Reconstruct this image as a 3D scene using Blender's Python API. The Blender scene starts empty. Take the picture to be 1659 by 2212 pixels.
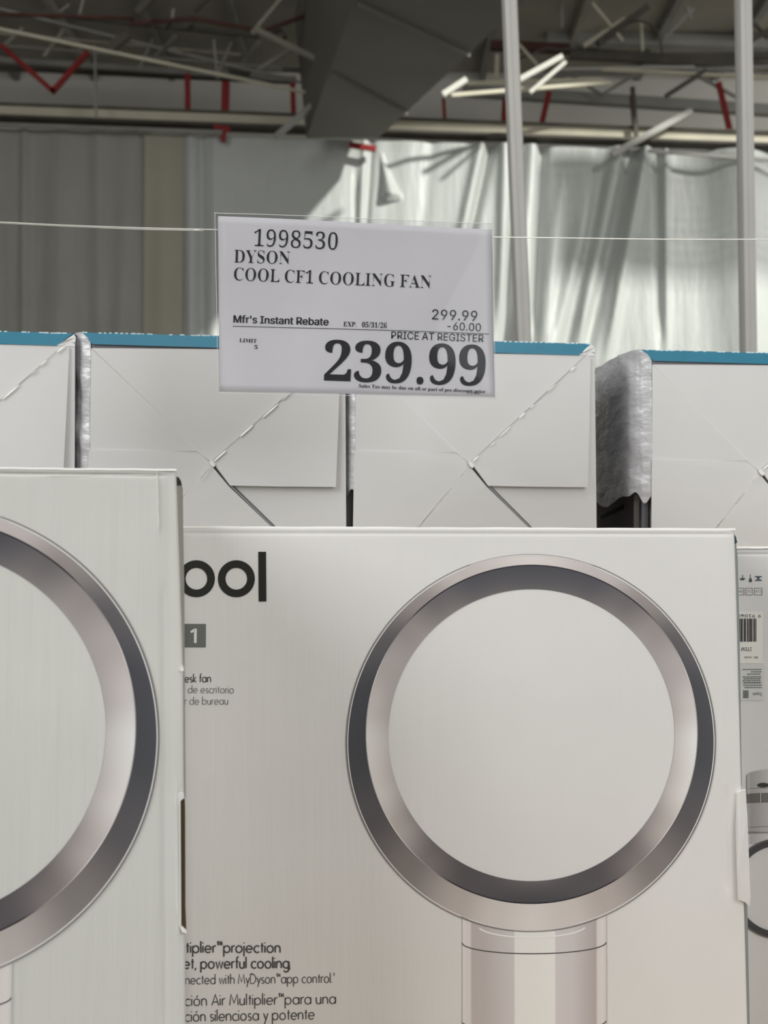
import bpy, math, random
from mathutils import Vector, Matrix, noise

# ------------------------------------------------------------------ camera
W, H = 1659.0, 2212.0
F = 2600.0                       # focal length in pixels of the 1659 x 2212 frame
PITCH = math.radians(2.0)
EYE = 1.62
SC = bpy.context.scene
COL = SC.collection
cam_data = bpy.data.cameras.new('camera')
cam_data.sensor_fit = 'HORIZONTAL'
cam_data.sensor_width = 36.0
cam_data.lens = F / W * 36.0
cam_data.clip_start = 0.02
cam_data.clip_end = 100
cam_data.dof.use_dof = True
cam_data.dof.focus_distance = 1.08
cam_data.dof.aperture_fstop = 13.0
cam = bpy.data.objects.new('camera', cam_data)
COL.objects.link(cam)
cam.location = (0, 0, EYE)
cam.rotation_euler = (math.pi / 2 + PITCH, 0, 0)
SC.camera = cam

# ------------------------------------------------------------------ world, sun, added fill lamps, exposure
world = bpy.data.worlds.new('world')
SC.world = world
world.use_nodes = True
bgn = world.node_tree.nodes['Background']
bgn.inputs[0].default_value = (0.95, 0.97, 1.0, 1)
bgn.inputs[1].default_value = 0.14
SUN_DIR = Vector((-0.88, 1.0, -0.605)).normalized()      # the way the sunlight travels
sun = bpy.data.lights.new('sun', 'SUN')
sun.energy = 4.3
sun.angle = math.radians(2.4)
sun.color = (1.0, 1.0, 0.93)
so = bpy.data.objects.new('sun', sun)
COL.objects.link(so)
so.rotation_euler = SUN_DIR.to_track_quat('-Z', 'Y').to_euler()


def area(name, loc, target, sx, sy, power, color):
    l = bpy.data.lights.new(name, 'AREA')
    l.shape = 'RECTANGLE'
    l.size = sx
    l.size_y = sy
    l.energy = power
    l.color = color
    o = bpy.data.objects.new(name, l)
    COL.objects.link(o)
    o.location = loc
    o.rotation_euler = (Vector(target) - Vector(loc)).to_track_quat('-Z', 'Y').to_euler()
    return o


area('fill_left_of_aisle', (-3.2, -1.5, 4.2), (0.1, 1.2, 1.5), 2.6, 2.6, 142, (0.985, 0.995, 1.0))  # added fill lamps for the cartons, not openings in the roof
area('fill_right_of_aisle', (3.0, -2.4, 3.7), (0.1, 1.2, 1.5), 3.0, 3.0, 108, (0.985, 0.995, 1.0))
area('fill_over_display', (0.5, 0.5, 5.2), (0.5, 0.7, 0), 2.0, 2.0, 34, (1.0, 0.995, 0.98))  # added lamp giving the cartons light from above
area('fill_by_back_wall', (5.4, 7.4, 5.3), (2.0, 9.5, 4.7), 1.2, 1.2, 55, (1.0, 1.0, 0.97))  # added lamp, out of view, that brightens the upper back wall
SC.view_settings.view_transform = 'Standard'
SC.view_settings.look = 'None'
SC.view_settings.gamma = 1
SC.view_settings.use_curve_mapping = False
SC.view_settings.exposure = 0.0

# ------------------------------------------------------------------ helpers
CP, SP = math.cos(PITCH), math.sin(PITCH)


def ray(px, py):
    """direction with y = 1 through a pixel"""
    x = (px - W / 2) / F
    z = -(py - H / 2) / F
    d = Vector((x, CP - z * SP, SP + z * CP))
    return d / d.y


def P(px, py, Y):
    return Vector((0, 0, EYE)) + ray(px, py) * Y


class Frame:
    """upright plane facing the camera: u to the right, v up, d out of the plane towards the camera"""
    def __init__(self, px, py, Y, yaw_deg):
        a = math.radians(yaw_deg)
        self.yaw = a
        self.O = P(px, py, Y)
        self.U = Vector((math.cos(a), math.sin(a), 0))
        self.V = Vector((0, 0, 1))
        self.N = Vector((math.sin(a), -math.cos(a), 0))

    def uv(self, px, py):
        r = ray(px, py)
        e = Vector((0, 0, EYE))
        t = (self.O - e).dot(self.N) / r.dot(self.N)
        q = e + r * t - self.O
        return q.dot(self.U), q.dot(self.V)

    def w(self, u, v, d=0.0):
        return self.O + self.U * u + self.V * v + self.N * d


def lin(c):
    c = c / 255.0
    return c / 12.92 if c <= 0.04045 else ((c + 0.055) / 1.055) ** 2.4


def rgb(r, g, b):
    return (lin(r), lin(g), lin(b))


CARD = (0.80, 0.785, 0.765)
REFC = (204, 202, 198)


def ink(r, g, b):
    """albedo of print that photographs as (r, g, b) where the blank board photographs as REFC"""
    return tuple(min(0.95, lin(c) / lin(k) * a) for c, k, a in zip((r, g, b), REFC, CARD))


MATS = {}


def mat(name, color, rough=0.6, spec=0.5, metal=0.0, bump=None, var=0.0, vscale=6.0, attr=False, vstretch=None,
        bump_scale=40, bump_dist=0.001, bstretch=None):
    if name in MATS:
        return MATS[name]
    m = bpy.data.materials.new(name)
    m.use_nodes = True
    nt = m.node_tree
    b = nt.nodes['Principled BSDF']
    b.inputs['Roughness'].default_value = rough
    b.inputs['Specular IOR Level'].default_value = spec
    b.inputs['Metallic'].default_value = metal
    b.inputs['Base Color'].default_value = (*color, 1)
    tc = nt.nodes.new('ShaderNodeTexCoord')
    if attr:
        at = nt.nodes.new('ShaderNodeAttribute')
        at.attribute_name = 'Col'
        nt.links.new(at.outputs['Color'], b.inputs['Base Color'])
    elif var > 0:
        mp = nt.nodes.new('ShaderNodeMapping')
        mp.inputs['Scale'].default_value = vstretch or (1, 1, 1)
        nz = nt.nodes.new('ShaderNodeTexNoise')
        nz.inputs['Scale'].default_value = vscale
        nz.inputs['Detail'].default_value = 5
        rp = nt.nodes.new('ShaderNodeMapRange')
        rp.inputs['From Min'].default_value = 0.3
        rp.inputs['From Max'].default_value = 0.7
        rp.inputs['To Min'].default_value = 1 - var
        rp.inputs['To Max'].default_value = 1 + var
        mx = nt.nodes.new('ShaderNodeVectorMath')
        mx.operation = 'SCALE'
        mx.inputs[0].default_value = color
        nt.links.new(tc.outputs['Object'], mp.inputs['Vector'])
        nt.links.new(mp.outputs['Vector'], nz.inputs['Vector'])
        nt.links.new(nz.outputs['Fac'], rp.inputs['Value'])
        nt.links.new(rp.outputs['Result'], mx.inputs['Scale'])
        nt.links.new(mx.outputs['Vector'], b.inputs['Base Color'])
    if bump:
        mp2 = nt.nodes.new('ShaderNodeMapping')
        mp2.inputs['Scale'].default_value = bstretch or (1, 1, 1)
        nz2 = nt.nodes.new('ShaderNodeTexNoise')
        nz2.inputs['Scale'].default_value = bump_scale
        nz2.inputs['Detail'].default_value = 3
        bp = nt.nodes.new('ShaderNodeBump')
        bp.inputs['Strength'].default_value = bump
        bp.inputs['Distance'].default_value = bump_dist
        nt.links.new(tc.outputs['Object'], mp2.inputs['Vector'])
        nt.links.new(mp2.outputs['Vector'], nz2.inputs['Vector'])
        nt.links.new(nz2.outputs['Fac'], bp.inputs['Height'])
        nt.links.new(bp.outputs['Normal'], b.inputs['Normal'])
    MATS[name] = m
    return m


ROOT = {}


def thing(name, label, cat, origin, yaw=0.0, group=None, kind=None):
    o = bpy.data.objects.new(name, None)
    o.empty_display_size = 0.05
    COL.objects.link(o)
    o.location = origin
    o.rotation_euler = (0, 0, yaw)
    if label:
        o['label'] = label
    if cat:
        o['category'] = cat
    if group:
        o['group'] = group
    if kind:
        o['kind'] = kind
    ROOT[o] = Matrix.Translation(Vector(origin)) @ Matrix.Rotation(yaw, 4, 'Z')
    return o


class MB:
    def __init__(self):
        self.v = []
        self.f = []
        self.c = []

    def add(self, verts, faces, col=None):
        n = len(self.v)
        self.v += [Vector(p) for p in verts]
        self.f += [tuple(i + n for i in f) for f in faces]
        if col is not None:
            self.c += list(col)
        return self

    def box(self, a, b):
        x0, y0, z0 = a
        x1, y1, z1 = b
        return self.hexa([(x0, y0, z0), (x1, y0, z0), (x1, y1, z0), (x0, y1, z0),
                          (x0, y0, z1), (x1, y0, z1), (x1, y1, z1), (x0, y1, z1)])

    def hexa(self, p):
        return self.add(p, [(0, 3, 2, 1), (4, 5, 6, 7), (0, 1, 5, 4), (1, 2, 6, 5), (2, 3, 7, 6), (3, 0, 4, 7)])

    def prism(self, poly, off):
        """closed slab: polygon of world points, extruded by a vector"""
        n = len(poly)
        off = Vector(off)
        p = [Vector(q) for q in poly] + [Vector(q) + off for q in poly]
        fs = [tuple(range(n)), tuple(range(2 * n - 1, n - 1, -1))]
        fs += [(i, i + n, (i + 1) % n + n, (i + 1) % n) for i in range(n)]
        return self.add(p, fs)

    def tube(self, pts, r, seg=8):
        pts = [Vector(p) for p in pts]
        rings = []
        for i, p in enumerate(pts):
            t = (pts[min(i + 1, len(pts) - 1)] - pts[max(i - 1, 0)]).normalized()
            a = t.cross(Vector((0, 0, 1)))
            if a.length < 0.05:
                a = t.cross(Vector((1, 0, 0)))
            a.normalize()
            b = t.cross(a)
            rr = r[i] if isinstance(r, (list, tuple)) else r
            rings.append([p + (a * math.cos(k * 2 * math.pi / seg) + b * math.sin(k * 2 * math.pi / seg)) * rr
                          for k in range(seg)])
        vs = [q for g in rings for q in g]
        fs = []
        for i in range(len(pts) - 1):
            for k in range(seg):
                fs.append((i * seg + k, i * seg + (k + 1) % seg, (i + 1) * seg + (k + 1) % seg, (i + 1) * seg + k))
        fs.append(tuple(range(seg - 1, -1, -1)))
        fs.append(tuple((len(pts) - 1) * seg + k for k in range(seg)))
        return self.add(vs, fs)

    def bar(self, a, b, w, h=None):
        """rectangular bar between two points"""
        a, b = Vector(a), Vector(b)
        h = h or w
        t = (b - a).normalized()
        s = t.cross(Vector((0, 1, 0)))
        if s.length < 0.1:
            s = t.cross(Vector((0, 0, 1)))
        s.normalize()
        q = t.cross(s)
        s *= w / 2
        q *= h / 2
        return self.hexa([a - s - q, a + s - q, b + s - q, b - s - q, a - s + q, a + s + q, b + s + q, b - s + q])

    def build(self, name, m, parent=None, smooth=False, label=None, kind=None, cat=None, group=None):
        me = bpy.data.meshes.new(name)
        inv = ROOT[parent].inverted() if parent is not None and parent in ROOT else Matrix.Identity(4)
        me.from_pydata([inv @ p for p in self.v], [], self.f)
        if self.c:
            ca = me.color_attributes.new('Col', 'FLOAT_COLOR', 'POINT')
            for i, c in enumerate(self.c):
                ca.data[i].color = (*c, 1)
        if smooth:
            me.polygons.foreach_set('use_smooth', [True] * len(me.polygons))
        me.materials.append(m)
        me.update()
        o = bpy.data.objects.new(name, me)
        COL.objects.link(o)
        if parent is not None:
            o.parent = parent
            ROOT[o] = ROOT[parent]
        else:
            ROOT[o] = Matrix.Identity(4)
        for k, val in (('label', label), ('kind', kind), ('category', cat), ('group', group)):
            if val:
                o[k] = val
        return o


def fill(polys):
    """triangulate polygons with holes (lists of 2D points) -> verts2d, tris"""
    c = bpy.data.curves.new('fill', 'CURVE')
    c.dimensions = '2D'
    c.fill_mode = 'BOTH'
    for q in polys:
        s = c.splines.new('POLY')
        s.points.add(len(q) - 1)
        for i, (x, y) in enumerate(q):
            s.points[i].co = (x, y, 0, 1)
        s.use_cyclic_u = True
    o = bpy.data.objects.new('fill', c)
    me = bpy.data.meshes.new_from_object(o)
    vs = [(v.co.x, v.co.y) for v in me.vertices]
    fs = [tuple(p.vertices) for p in me.polygons]
    bpy.data.objects.remove(o)
    bpy.data.curves.remove(c)
    bpy.data.meshes.remove(me)
    return vs, fs


# ------------------------------------------------------------------ letter outlines (advance | outlines, in 1/1000 em)
SERIF = {
'-': "216|27,154 27,206 189,206 189,154",
'.': "180|89,-9 79,-8 69,-5 60,1 54,10 50,22 48,36 50,51 54,63 60,71 69,77 79,80 89,81 100,80 110,77 119,71 126,63 130,51 132,36 130,22 126,10 119,1 110,-5 100,-8",
'/': "250|7,0 185,480 243,480 64,0",
'0': "375|188,-7 150,-3 118,7 91,24 69,48 51,76 39,111 30,150 25,193 23,241 25,289 30,332 39,371 51,405 69,433 91,456 118,473 150,483 189,486 225,483 257,473 283,456 305,433 322,405 336,370 345,331 351,288 353,240 351,193 345,150 336,110 322,76 305,47 283,24 256,7 225,-3|188,37 210,43 227,61 237,91 243,131 247,181 248,240 247,300 243,349 237,390 227,419 211,437 189,443 166,437 150,419 139,390 132,349 128,300 127,240 128,181 132,131 139,91 150,61 166,43",
'1': "375|65,0 65,36 120,36 131,37 139,40 146,45 150,53 153,64 154,79 154,416 137,396 122,380 108,365 94,355 81,348 67,346 57,347 48,352 40,359 33,369 29,381 28,396 42,400 57,405 74,412 91,420 111,432 132,447 179,482 254,482 254,79 255,66 257,56 261,47 267,41 276,37 288,36 343,36 343,0",
'2': "375|24,0 24,69 123,171 148,198 170,223 187,245 200,266 210,287 218,307 222,327 225,349 226,371 225,395 220,413 212,427 202,437 189,443 174,445 153,442 137,432 126,416 118,393 114,364 112,329 88,331 68,336 50,344 37,357 29,374 26,396 28,411 34,426 43,441 55,454 72,465 92,474 116,481 143,485 174,486 220,483 258,473 288,456 310,434 323,407 328,375 327,359 324,344 319,329 313,314 303,298 291,281 277,262 259,242 238,220 214,195 186,168 154,138 87,74 244,74 257,75 269,79 279,86 288,95 295,107 300,120 305,141 345,141 341,0",
'3': "375|163,-7 132,-5 104,-2 81,5 62,13 46,23 34,35 26,47 20,60 19,74 21,90 26,103 36,113 48,120 61,125 76,126 78,100 86,79 99,62 116,50 135,43 158,40 173,41 187,44 199,49 211,56 221,66 230,79 236,95 240,115 241,139 238,163 229,184 214,202 194,216 168,224 137,227 95,227 95,269 140,269 166,272 188,281 204,296 216,316 223,340 225,367 223,390 219,409 211,424 200,436 186,443 169,445 154,444 142,439 133,430 125,419 120,406 116,391 113,375 112,358 111,341 86,343 64,348 47,356 34,367 27,382 24,401 28,423 41,444 62,461 91,475 128,483 173,486 217,483 255,474 286,458 309,436 323,409 328,377 324,348 315,323 298,301 277,283 253,267 225,256 243,252 261,246 279,238 297,228 312,216 326,201 336,184 342,163 345,138 343,112 338,90 329,70 318,52 304,37 288,25 271,15 251,7 230,1 209,-3 186,-6",
'4': "375|121,0 121,36 140,36 154,37 167,39 179,44 188,52 193,65 195,84 195,125 9,125 9,166 199,480 293,480 293,169 363,169 363,125 293,125 293,84 295,65 300,52 309,44 320,39 333,37 348,36 357,36 357,0|56,169 195,169 195,287 195,307 195,328 196,351 197,373 198,395 199,416 197,410 193,403 189,394 184,385 179,376 174,366 168,356 163,347 158,338 153,330 149,324 146,319",
'5': "375|165,-7 133,-5 106,-1 84,5 66,14 51,24 40,35 33,48 28,61 27,75 29,89 33,101 42,109 53,116 66,120 81,121 81,108 84,96 88,83 93,71 101,61 111,52 123,46 137,42 154,40 169,41 183,45 195,50 207,58 217,69 226,83 232,101 236,122 237,148 234,178 226,203 213,223 195,236 173,244 146,247 130,247 116,246 103,243 92,241 82,238 71,235 40,247 62,480 316,480 319,357 281,357 275,380 273,388 270,394 267,399 261,403 254,405 244,406 105,406 94,281 102,284 113,286 126,288 140,290 154,291 168,291 216,287 258,276 293,256 319,228 335,192 340,148 338,120 333,96 324,75 312,56 299,40 282,27 265,16 246,8 226,1 205,-3 185,-6",
'6': "375|197,-7 165,-4 136,4 109,18 86,37 67,62 51,93 39,130 33,173 30,222 32,258 35,293 42,325 51,356 63,384 77,409 94,432 114,450 137,466 163,477 191,484 222,486 249,485 272,482 291,476 307,468 319,459 329,449 335,437 339,425 340,412 338,399 332,387 322,376 307,367 287,362 260,360 259,373 258,387 256,400 253,413 249,424 243,434 236,441 227,445 216,447 191,441 170,426 152,401 139,366 130,322 125,269 135,275 147,281 161,286 177,291 196,293 218,294 256,290 288,278 315,258 336,230 348,196 352,155 348,110 334,71 313,38 282,13 244,-2|199,38 215,41 228,49 239,64 248,85 253,113 255,148 253,181 247,208 238,228 226,242 211,250 193,253 180,252 168,249 154,243 142,236 132,228 125,221 128,162 135,116 147,81 162,57 179,42",
'7': "375|111,0 289,406 113,406 93,403 80,391 74,372 70,338 30,338 33,480 353,480 353,447 168,0",
'8': "375|183,-7 148,-5 118,1 91,11 69,24 51,39 38,57 28,78 22,99 20,122 23,150 32,173 47,193 67,211 91,227 119,242 94,259 74,276 57,296 45,316 38,339 36,364 37,385 42,404 50,423 62,441 79,456 99,469 125,478 156,484 191,486 235,483 271,471 299,453 318,429 330,401 334,369 332,344 324,322 310,305 292,289 270,274 244,260 280,240 309,220 330,199 344,177 352,153 355,127 350,88 335,55 310,29 276,9 234,-3|203,283 218,293 230,304 239,317 245,332 249,350 250,370 249,383 247,395 243,407 237,418 230,428 222,436 212,442 200,446 187,447 170,445 156,438 145,426 137,410 132,392 130,372 132,351 139,333 149,318 163,306 181,294|187,32 208,34 226,42 241,55 253,72 260,92 262,116 259,136 252,154 239,170 220,185 195,200 164,216 150,205 137,192 126,178 118,161 112,142 111,120 113,95 120,74 132,56 147,42 165,34",
'9': "375|152,-7 127,-5 106,-2 88,4 73,12 62,22 53,33 47,45 44,57 42,69 43,79 46,87 50,94 57,100 65,104 75,107 83,88 92,71 103,56 118,45 135,38 156,36 205,57 237,122 251,230 240,218 227,207 212,198 195,191 176,186 155,185 119,189 87,201 60,220 40,248 28,282 24,324 26,355 32,383 42,409 56,431 74,450 95,466 120,477 147,484 177,486 209,484 238,476 264,463 287,444 307,420 323,390 335,353 343,310 345,261 344,225 340,190 334,157 326,126 315,97 301,72 284,49 264,30 241,14 215,3 185,-4|184,233 199,234 212,239 224,245 235,255 243,265 251,278 248,330 242,372 231,403 217,424 201,437 181,441 164,438 149,429 137,413 128,391 123,362 121,328 128,275 149,244",
'A': "437|-9,0 -9,18 4,19 14,24 24,30 32,41 41,55 49,75 206,466 224,465 384,87 394,65 403,47 411,34 420,25 430,20 443,18 443,0 229,0 229,18 259,21 277,30 283,46 282,54 279,66 273,81 253,132 103,132 79,71 77,67 76,63 76,59 75,54 75,51 75,48 80,32 96,21 124,18 128,18 128,0|113,161 242,161 177,319",
'C': "468|257,-11 213,-7 174,3 137,20 105,43 78,71 56,104 39,142 29,184 26,228 30,273 39,314 56,351 79,384 106,412 139,435 176,452 216,462 259,465 292,463 328,454 367,440 374,437 381,436 388,435 402,439 413,449 419,465 437,465 437,308 420,308 403,347 381,380 356,407 328,427 298,439 265,443 198,419 157,347 144,226 159,114 203,46 278,24 305,26 331,33 358,45 383,61 407,81 428,106 447,89 395,33 332,0",
'D': "496|20,0 20,17 39,19 53,23 63,30 69,39 73,54 74,75 74,374 72,397 68,415 61,426 50,433 35,437 15,439 15,455 222,455 296,449 357,429 405,396 440,351 461,295 468,228 441,101 362,25 228,0|222,24 262,30 295,47 319,75 337,115 347,166 351,229 336,342 294,410 223,433 208,432 197,429 190,423 185,415 183,402 182,385 182,72 183,55 185,42 190,34 197,29 208,25",
'E': "442|14,0 14,17 35,18 51,22 62,30 70,41 74,57 75,78 75,369 74,394 69,413 62,425 51,433 36,437 16,439 16,455 399,455 399,320 383,320 375,357 361,386 340,406 312,420 276,428 232,430 219,430 208,429 200,428 194,426 189,422 186,417 184,410 183,400 183,388 183,246 193,246 221,248 243,256 259,269 272,288 281,313 288,345 304,345 304,118 287,118 284,143 280,164 273,181 264,195 254,206 241,213 225,218 207,221 185,222 183,222 183,67 184,53 187,42 192,35 201,31 213,28 230,28 261,29 289,32 313,39 335,48 354,60 371,75 386,94 399,116 411,143 430,143 402,0",
'F': "404|15,0 15,17 36,20 52,26 62,34 69,45 73,62 75,84 75,375 73,396 69,412 61,423 50,430 35,435 14,439 14,455 394,455 394,320 377,320 372,345 365,367 355,385 343,400 328,412 310,420 288,426 261,430 230,431 218,431 208,430 200,429 194,428 189,425 186,421 184,416 182,408 182,398 182,247 190,247 217,250 239,257 256,270 269,289 278,314 284,347 302,347 302,118 285,118 279,154 269,181 257,200 239,213 217,221 189,224 182,224 182,81 183,66 185,53 188,43 193,34 200,28 210,24 222,20 238,18 257,17 257,0",
'G': "508|268,-10 222,-7 179,3 141,19 108,42 80,70 57,103 41,141 31,183 28,229 31,274 41,315 57,352 80,385 107,413 139,435 176,452 215,462 257,465 293,463 330,454 369,441 376,438 382,436 388,436 395,437 401,439 406,443 410,449 415,456 419,465 437,465 437,308 420,308 409,334 397,357 382,379 366,397 348,413 329,426 309,436 288,441 267,443 200,419 159,347 146,228 150,163 161,110 180,67 206,37 238,19 275,13 298,14 316,19 328,27 336,39 341,53 343,71 343,128 341,146 337,161 329,170 317,176 299,180 275,182 275,198 500,198 500,182 481,180 466,177 457,171 451,161 447,147 446,128 446,29 387,7 328,-6",
'I': "261|13,0 13,17 34,21 50,26 61,32 69,42 74,56 75,75 75,387 74,405 70,419 63,427 52,433 36,437 13,439 13,455 244,455 244,439 223,437 207,433 196,427 188,419 184,405 183,387 183,77 183,64 185,53 187,44 192,37 198,31 206,26 216,23 230,20 246,17 246,0",
'L': "426|15,0 15,17 36,20 52,24 62,32 69,43 73,59 75,81 75,379 73,399 69,414 62,425 51,432 36,436 16,439 16,455 250,455 250,439 233,438 219,436 208,434 199,430 193,424 188,416 185,407 183,394 182,379 182,83 182,68 183,56 185,47 188,40 193,35 200,31 208,29 220,28 234,28 264,29 291,33 315,40 335,49 354,63 370,80 384,100 397,125 409,154 427,154 402,0",
'M': "634|14,0 14,17 34,20 50,24 61,32 69,43 74,58 75,79 75,382 75,396 73,407 71,416 66,423 61,428 53,432 43,435 30,437 15,439 15,455 185,455 317,142 449,455 617,455 617,439 598,436 583,430 573,423 566,412 561,397 560,378 560,85 561,68 562,54 565,43 569,34 574,28 582,23 591,20 602,18 617,17 617,0 396,0 396,17 410,19 423,22 433,25 440,29 446,36 450,44 453,54 454,68 455,83 455,399 288,0 270,0 105,389 105,80 107,57 112,41 120,30 131,23 148,19 169,17 169,0",
'N': "494|403,-11 107,350 107,79 108,57 112,42 119,31 129,24 145,20 167,17 167,0 18,0 18,17 33,18 45,20 54,23 61,27 67,33 71,41 74,51 75,64 76,79 76,388 56,412 43,427 36,433 31,435 25,437 18,439 18,455 156,455 391,169 391,377 390,392 389,404 386,414 382,421 376,427 369,431 359,435 346,437 331,439 331,455 480,455 480,439 459,436 443,432 433,425 427,414 423,398 422,377 422,-11",
'O': "525|261,-11 228,-9 198,-3 169,7 142,21 117,38 94,58 75,81 58,106 45,134 35,163 29,195 28,228 29,260 35,292 45,321 58,349 75,374 95,397 117,417 143,434 170,448 200,458 232,464 265,466 298,464 328,458 357,448 384,435 409,418 431,399 451,376 467,351 481,323 490,293 496,261 498,228 496,195 490,163 481,134 467,106 450,81 430,58 408,38 383,21 355,7 325,-3 294,-9|265,12 328,36 367,108 379,228 376,293 365,346 348,389 324,419 294,437 260,443 196,419 158,347 145,228 149,163 159,109 177,67 201,37 230,18",
'P': "418|15,0 15,17 36,20 52,24 62,32 69,43 73,59 75,81 75,379 73,398 69,413 62,424 51,431 36,436 16,439 16,455 214,455 265,454 306,448 336,440 357,429 375,415 390,398 400,378 407,356 409,332 404,296 390,266 367,240 334,221 292,209 242,206 182,206 182,81 183,59 187,43 194,32 205,24 221,20 242,17 242,0|182,230 201,230 231,232 255,240 272,253 283,271 290,297 292,329 290,361 285,387 275,406 261,420 241,428 216,431 204,430 195,428 189,424 185,418 183,409 182,398",
'S': "390|43,-11 43,158 62,158 75,113 91,77 111,50 136,30 164,19 197,15 220,17 241,24 257,36 269,51 276,69 279,89 273,117 255,140 225,160 163,191 127,210 99,231 77,253 62,276 53,302 50,332 52,358 57,381 67,403 80,421 96,437 115,449 136,459 160,464 185,466 199,466 213,464 229,461 246,458 264,453 282,448 286,447 289,446 291,446 294,445 297,445 300,445 310,447 317,454 320,466 339,466 339,319 322,319 315,343 305,365 293,385 280,402 265,417 248,429 231,438 213,443 194,445 173,443 155,437 140,426 128,413 122,398 120,380 121,364 127,349 137,336 151,325 168,314 189,303 253,273 279,260 300,247 317,233 331,219 342,204 350,188 355,171 358,153 359,133 357,106 350,80 339,58 323,38 304,21 281,8 254,-2 225,-8 192,-10 181,-10 170,-9 158,-8 147,-6 136,-3 126,1 115,4 106,7 98,9 92,11 88,12 85,12 78,12 73,10 69,7 66,3 64,-3 61,-11",
'T': "423|92,0 92,17 114,19 130,23 142,31 150,42 154,59 156,81 156,433 149,433 116,430 88,420 65,403 47,380 35,352 29,318 11,318 11,455 410,455 410,317 394,317 375,382 333,420 269,433 263,433 263,81 265,58 269,41 276,30 288,23 305,19 328,17 328,0",
'X': "471|11,0 11,17 40,23 66,39 90,66 193,208 78,386 67,402 57,415 47,425 38,433 27,437 16,439 14,439 14,455 244,455 244,439 229,439 207,436 194,428 190,415 191,408 195,399 201,388 265,289 322,373 331,389 337,403 339,414 334,427 319,435 293,439 293,455 458,455 458,439 455,439 436,437 418,432 403,423 388,410 372,394 357,373 281,265 413,57 421,45 429,35 436,28 444,22 452,19 461,17 464,17 464,0 238,0 238,17 243,17 269,20 285,28 290,41 288,51 283,64 275,79 210,183 138,81 130,68 126,56 124,45 130,30 146,21 174,17 174,0",
'Y': "426|101,0 101,17 122,20 138,24 148,32 155,43 159,59 161,81 161,179 46,387 35,406 24,421 14,429 10,432 5,434 1,435 -4,436 -9,437 -13,438 -13,455 207,455 207,438 195,438 184,437 175,435 167,432 161,428 157,423 156,416 157,409 159,401 164,392 248,226 333,366 342,382 347,396 349,408 343,424 326,435 298,438 295,438 295,455 439,455 439,438 428,435 418,431 409,424 400,416 392,405 383,392 268,203 268,81 269,59 273,43 280,32 291,24 307,20 328,17 328,0",
'a': "344|255,-10 226,-5 208,10 200,35 168,11 133,-4 95,-9 74,-6 55,0 40,11 29,26 22,43 20,63 25,91 39,115 63,136 98,155 143,173 199,190 199,241 197,258 193,272 187,282 177,290 164,294 148,296 123,293 109,286 104,274 105,270 108,264 113,257 119,248 122,239 123,231 121,220 117,210 110,202 100,196 90,192 77,191 64,192 54,196 45,203 38,212 34,223 33,236 35,252 40,266 49,278 62,290 77,300 95,308 115,314 137,317 162,318 205,315 239,307 263,292 280,271 290,244 293,210 293,62 293,52 294,45 295,40 297,37 300,35 304,34 309,35 314,38 320,42 329,28 306,7 281,-6|151,34 158,34 165,37 174,41 183,47 191,54 199,63 199,169 154,151 127,123 118,84 122,56 133,39",
'b': "361|43,-11 43,388 42,407 40,420 37,428 31,434 21,437 8,439 8,455 138,455 138,279 162,301 190,314 221,318 244,316 265,310 284,299 301,284 315,266 326,245 335,221 340,195 342,166 340,133 333,103 323,75 308,51 291,30 270,13 246,0 220,-8 192,-10 162,-6 133,7 105,28 53,-11|183,14 204,18 220,30 232,49 239,77 244,114 245,160 244,197 239,228 231,251 220,267 204,277 184,280 174,279 164,275 155,270 147,262 142,253 138,242 138,69 143,38 158,20",
'c': "293|156,-10 131,-8 108,-1 87,11 67,26 51,45 38,68 28,93 21,120 19,150 22,181 29,210 40,237 55,260 74,280 96,297 120,309 146,317 175,319 204,317 230,310 250,298 265,283 274,265 277,245 276,233 272,223 266,215 258,209 248,205 236,204 214,209 201,225 196,251 196,254 196,258 197,261 197,265 197,268 197,271 194,286 185,294 169,297 138,285 118,248 112,187 115,142 123,105 137,76 156,55 178,42 204,38 227,42 250,53 271,72 285,60 248,21 205,-2",
'd': "370|140,-10 117,-8 97,-1 78,10 61,26 47,44 35,66 26,91 21,118 19,147 21,180 27,210 36,237 48,261 63,281 81,297 101,309 123,316 146,318 175,314 201,301 223,280 223,401 222,413 218,423 212,430 203,435 191,438 176,439 176,455 319,455 319,75 320,60 322,49 325,41 330,35 340,30 353,28 353,11 315,8 271,1 223,-10 223,39 201,12 173,-5|171,28 182,30 192,34 202,41 211,51 218,62 223,76 223,242 220,252 214,262 206,270 196,276 186,279 174,281 155,277 141,267 130,250 123,225 119,193 118,153 119,115 123,83 130,58 140,42 153,32",
'e': "301|154,-10 129,-8 106,-1 85,10 66,26 50,45 37,69 27,95 21,125 19,157 21,187 28,215 38,240 51,263 68,282 87,298 109,309 132,316 157,318 193,314 224,301 249,280 268,251 279,216 283,173 283,166 117,166 127,97 154,56 199,42 225,47 248,62 270,86 285,73 248,27 205,-1|116,192 201,192 201,215 201,241 198,261 193,277 186,288 175,295 161,297 136,286 121,255 116,203",
'f': "214|15,0 15,16 25,17 34,19 40,22 44,25 47,30 50,35 51,42 52,55 52,73 52,277 16,277 16,310 52,310 52,353 56,386 67,413 85,436 109,452 139,461 174,465 200,463 222,456 240,446 253,432 261,417 263,400 262,386 258,375 252,367 244,360 235,357 224,355 213,356 203,360 195,365 189,372 186,381 185,391 186,400 188,410 193,420 194,422 195,424 196,426 197,429 197,431 197,433 196,438 190,442 180,443 168,442 159,437 153,430 150,419 148,406 148,390 148,310 203,310 203,277 148,277 148,65 149,47 152,34 158,26 167,20 181,17 199,16 199,0",
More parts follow.
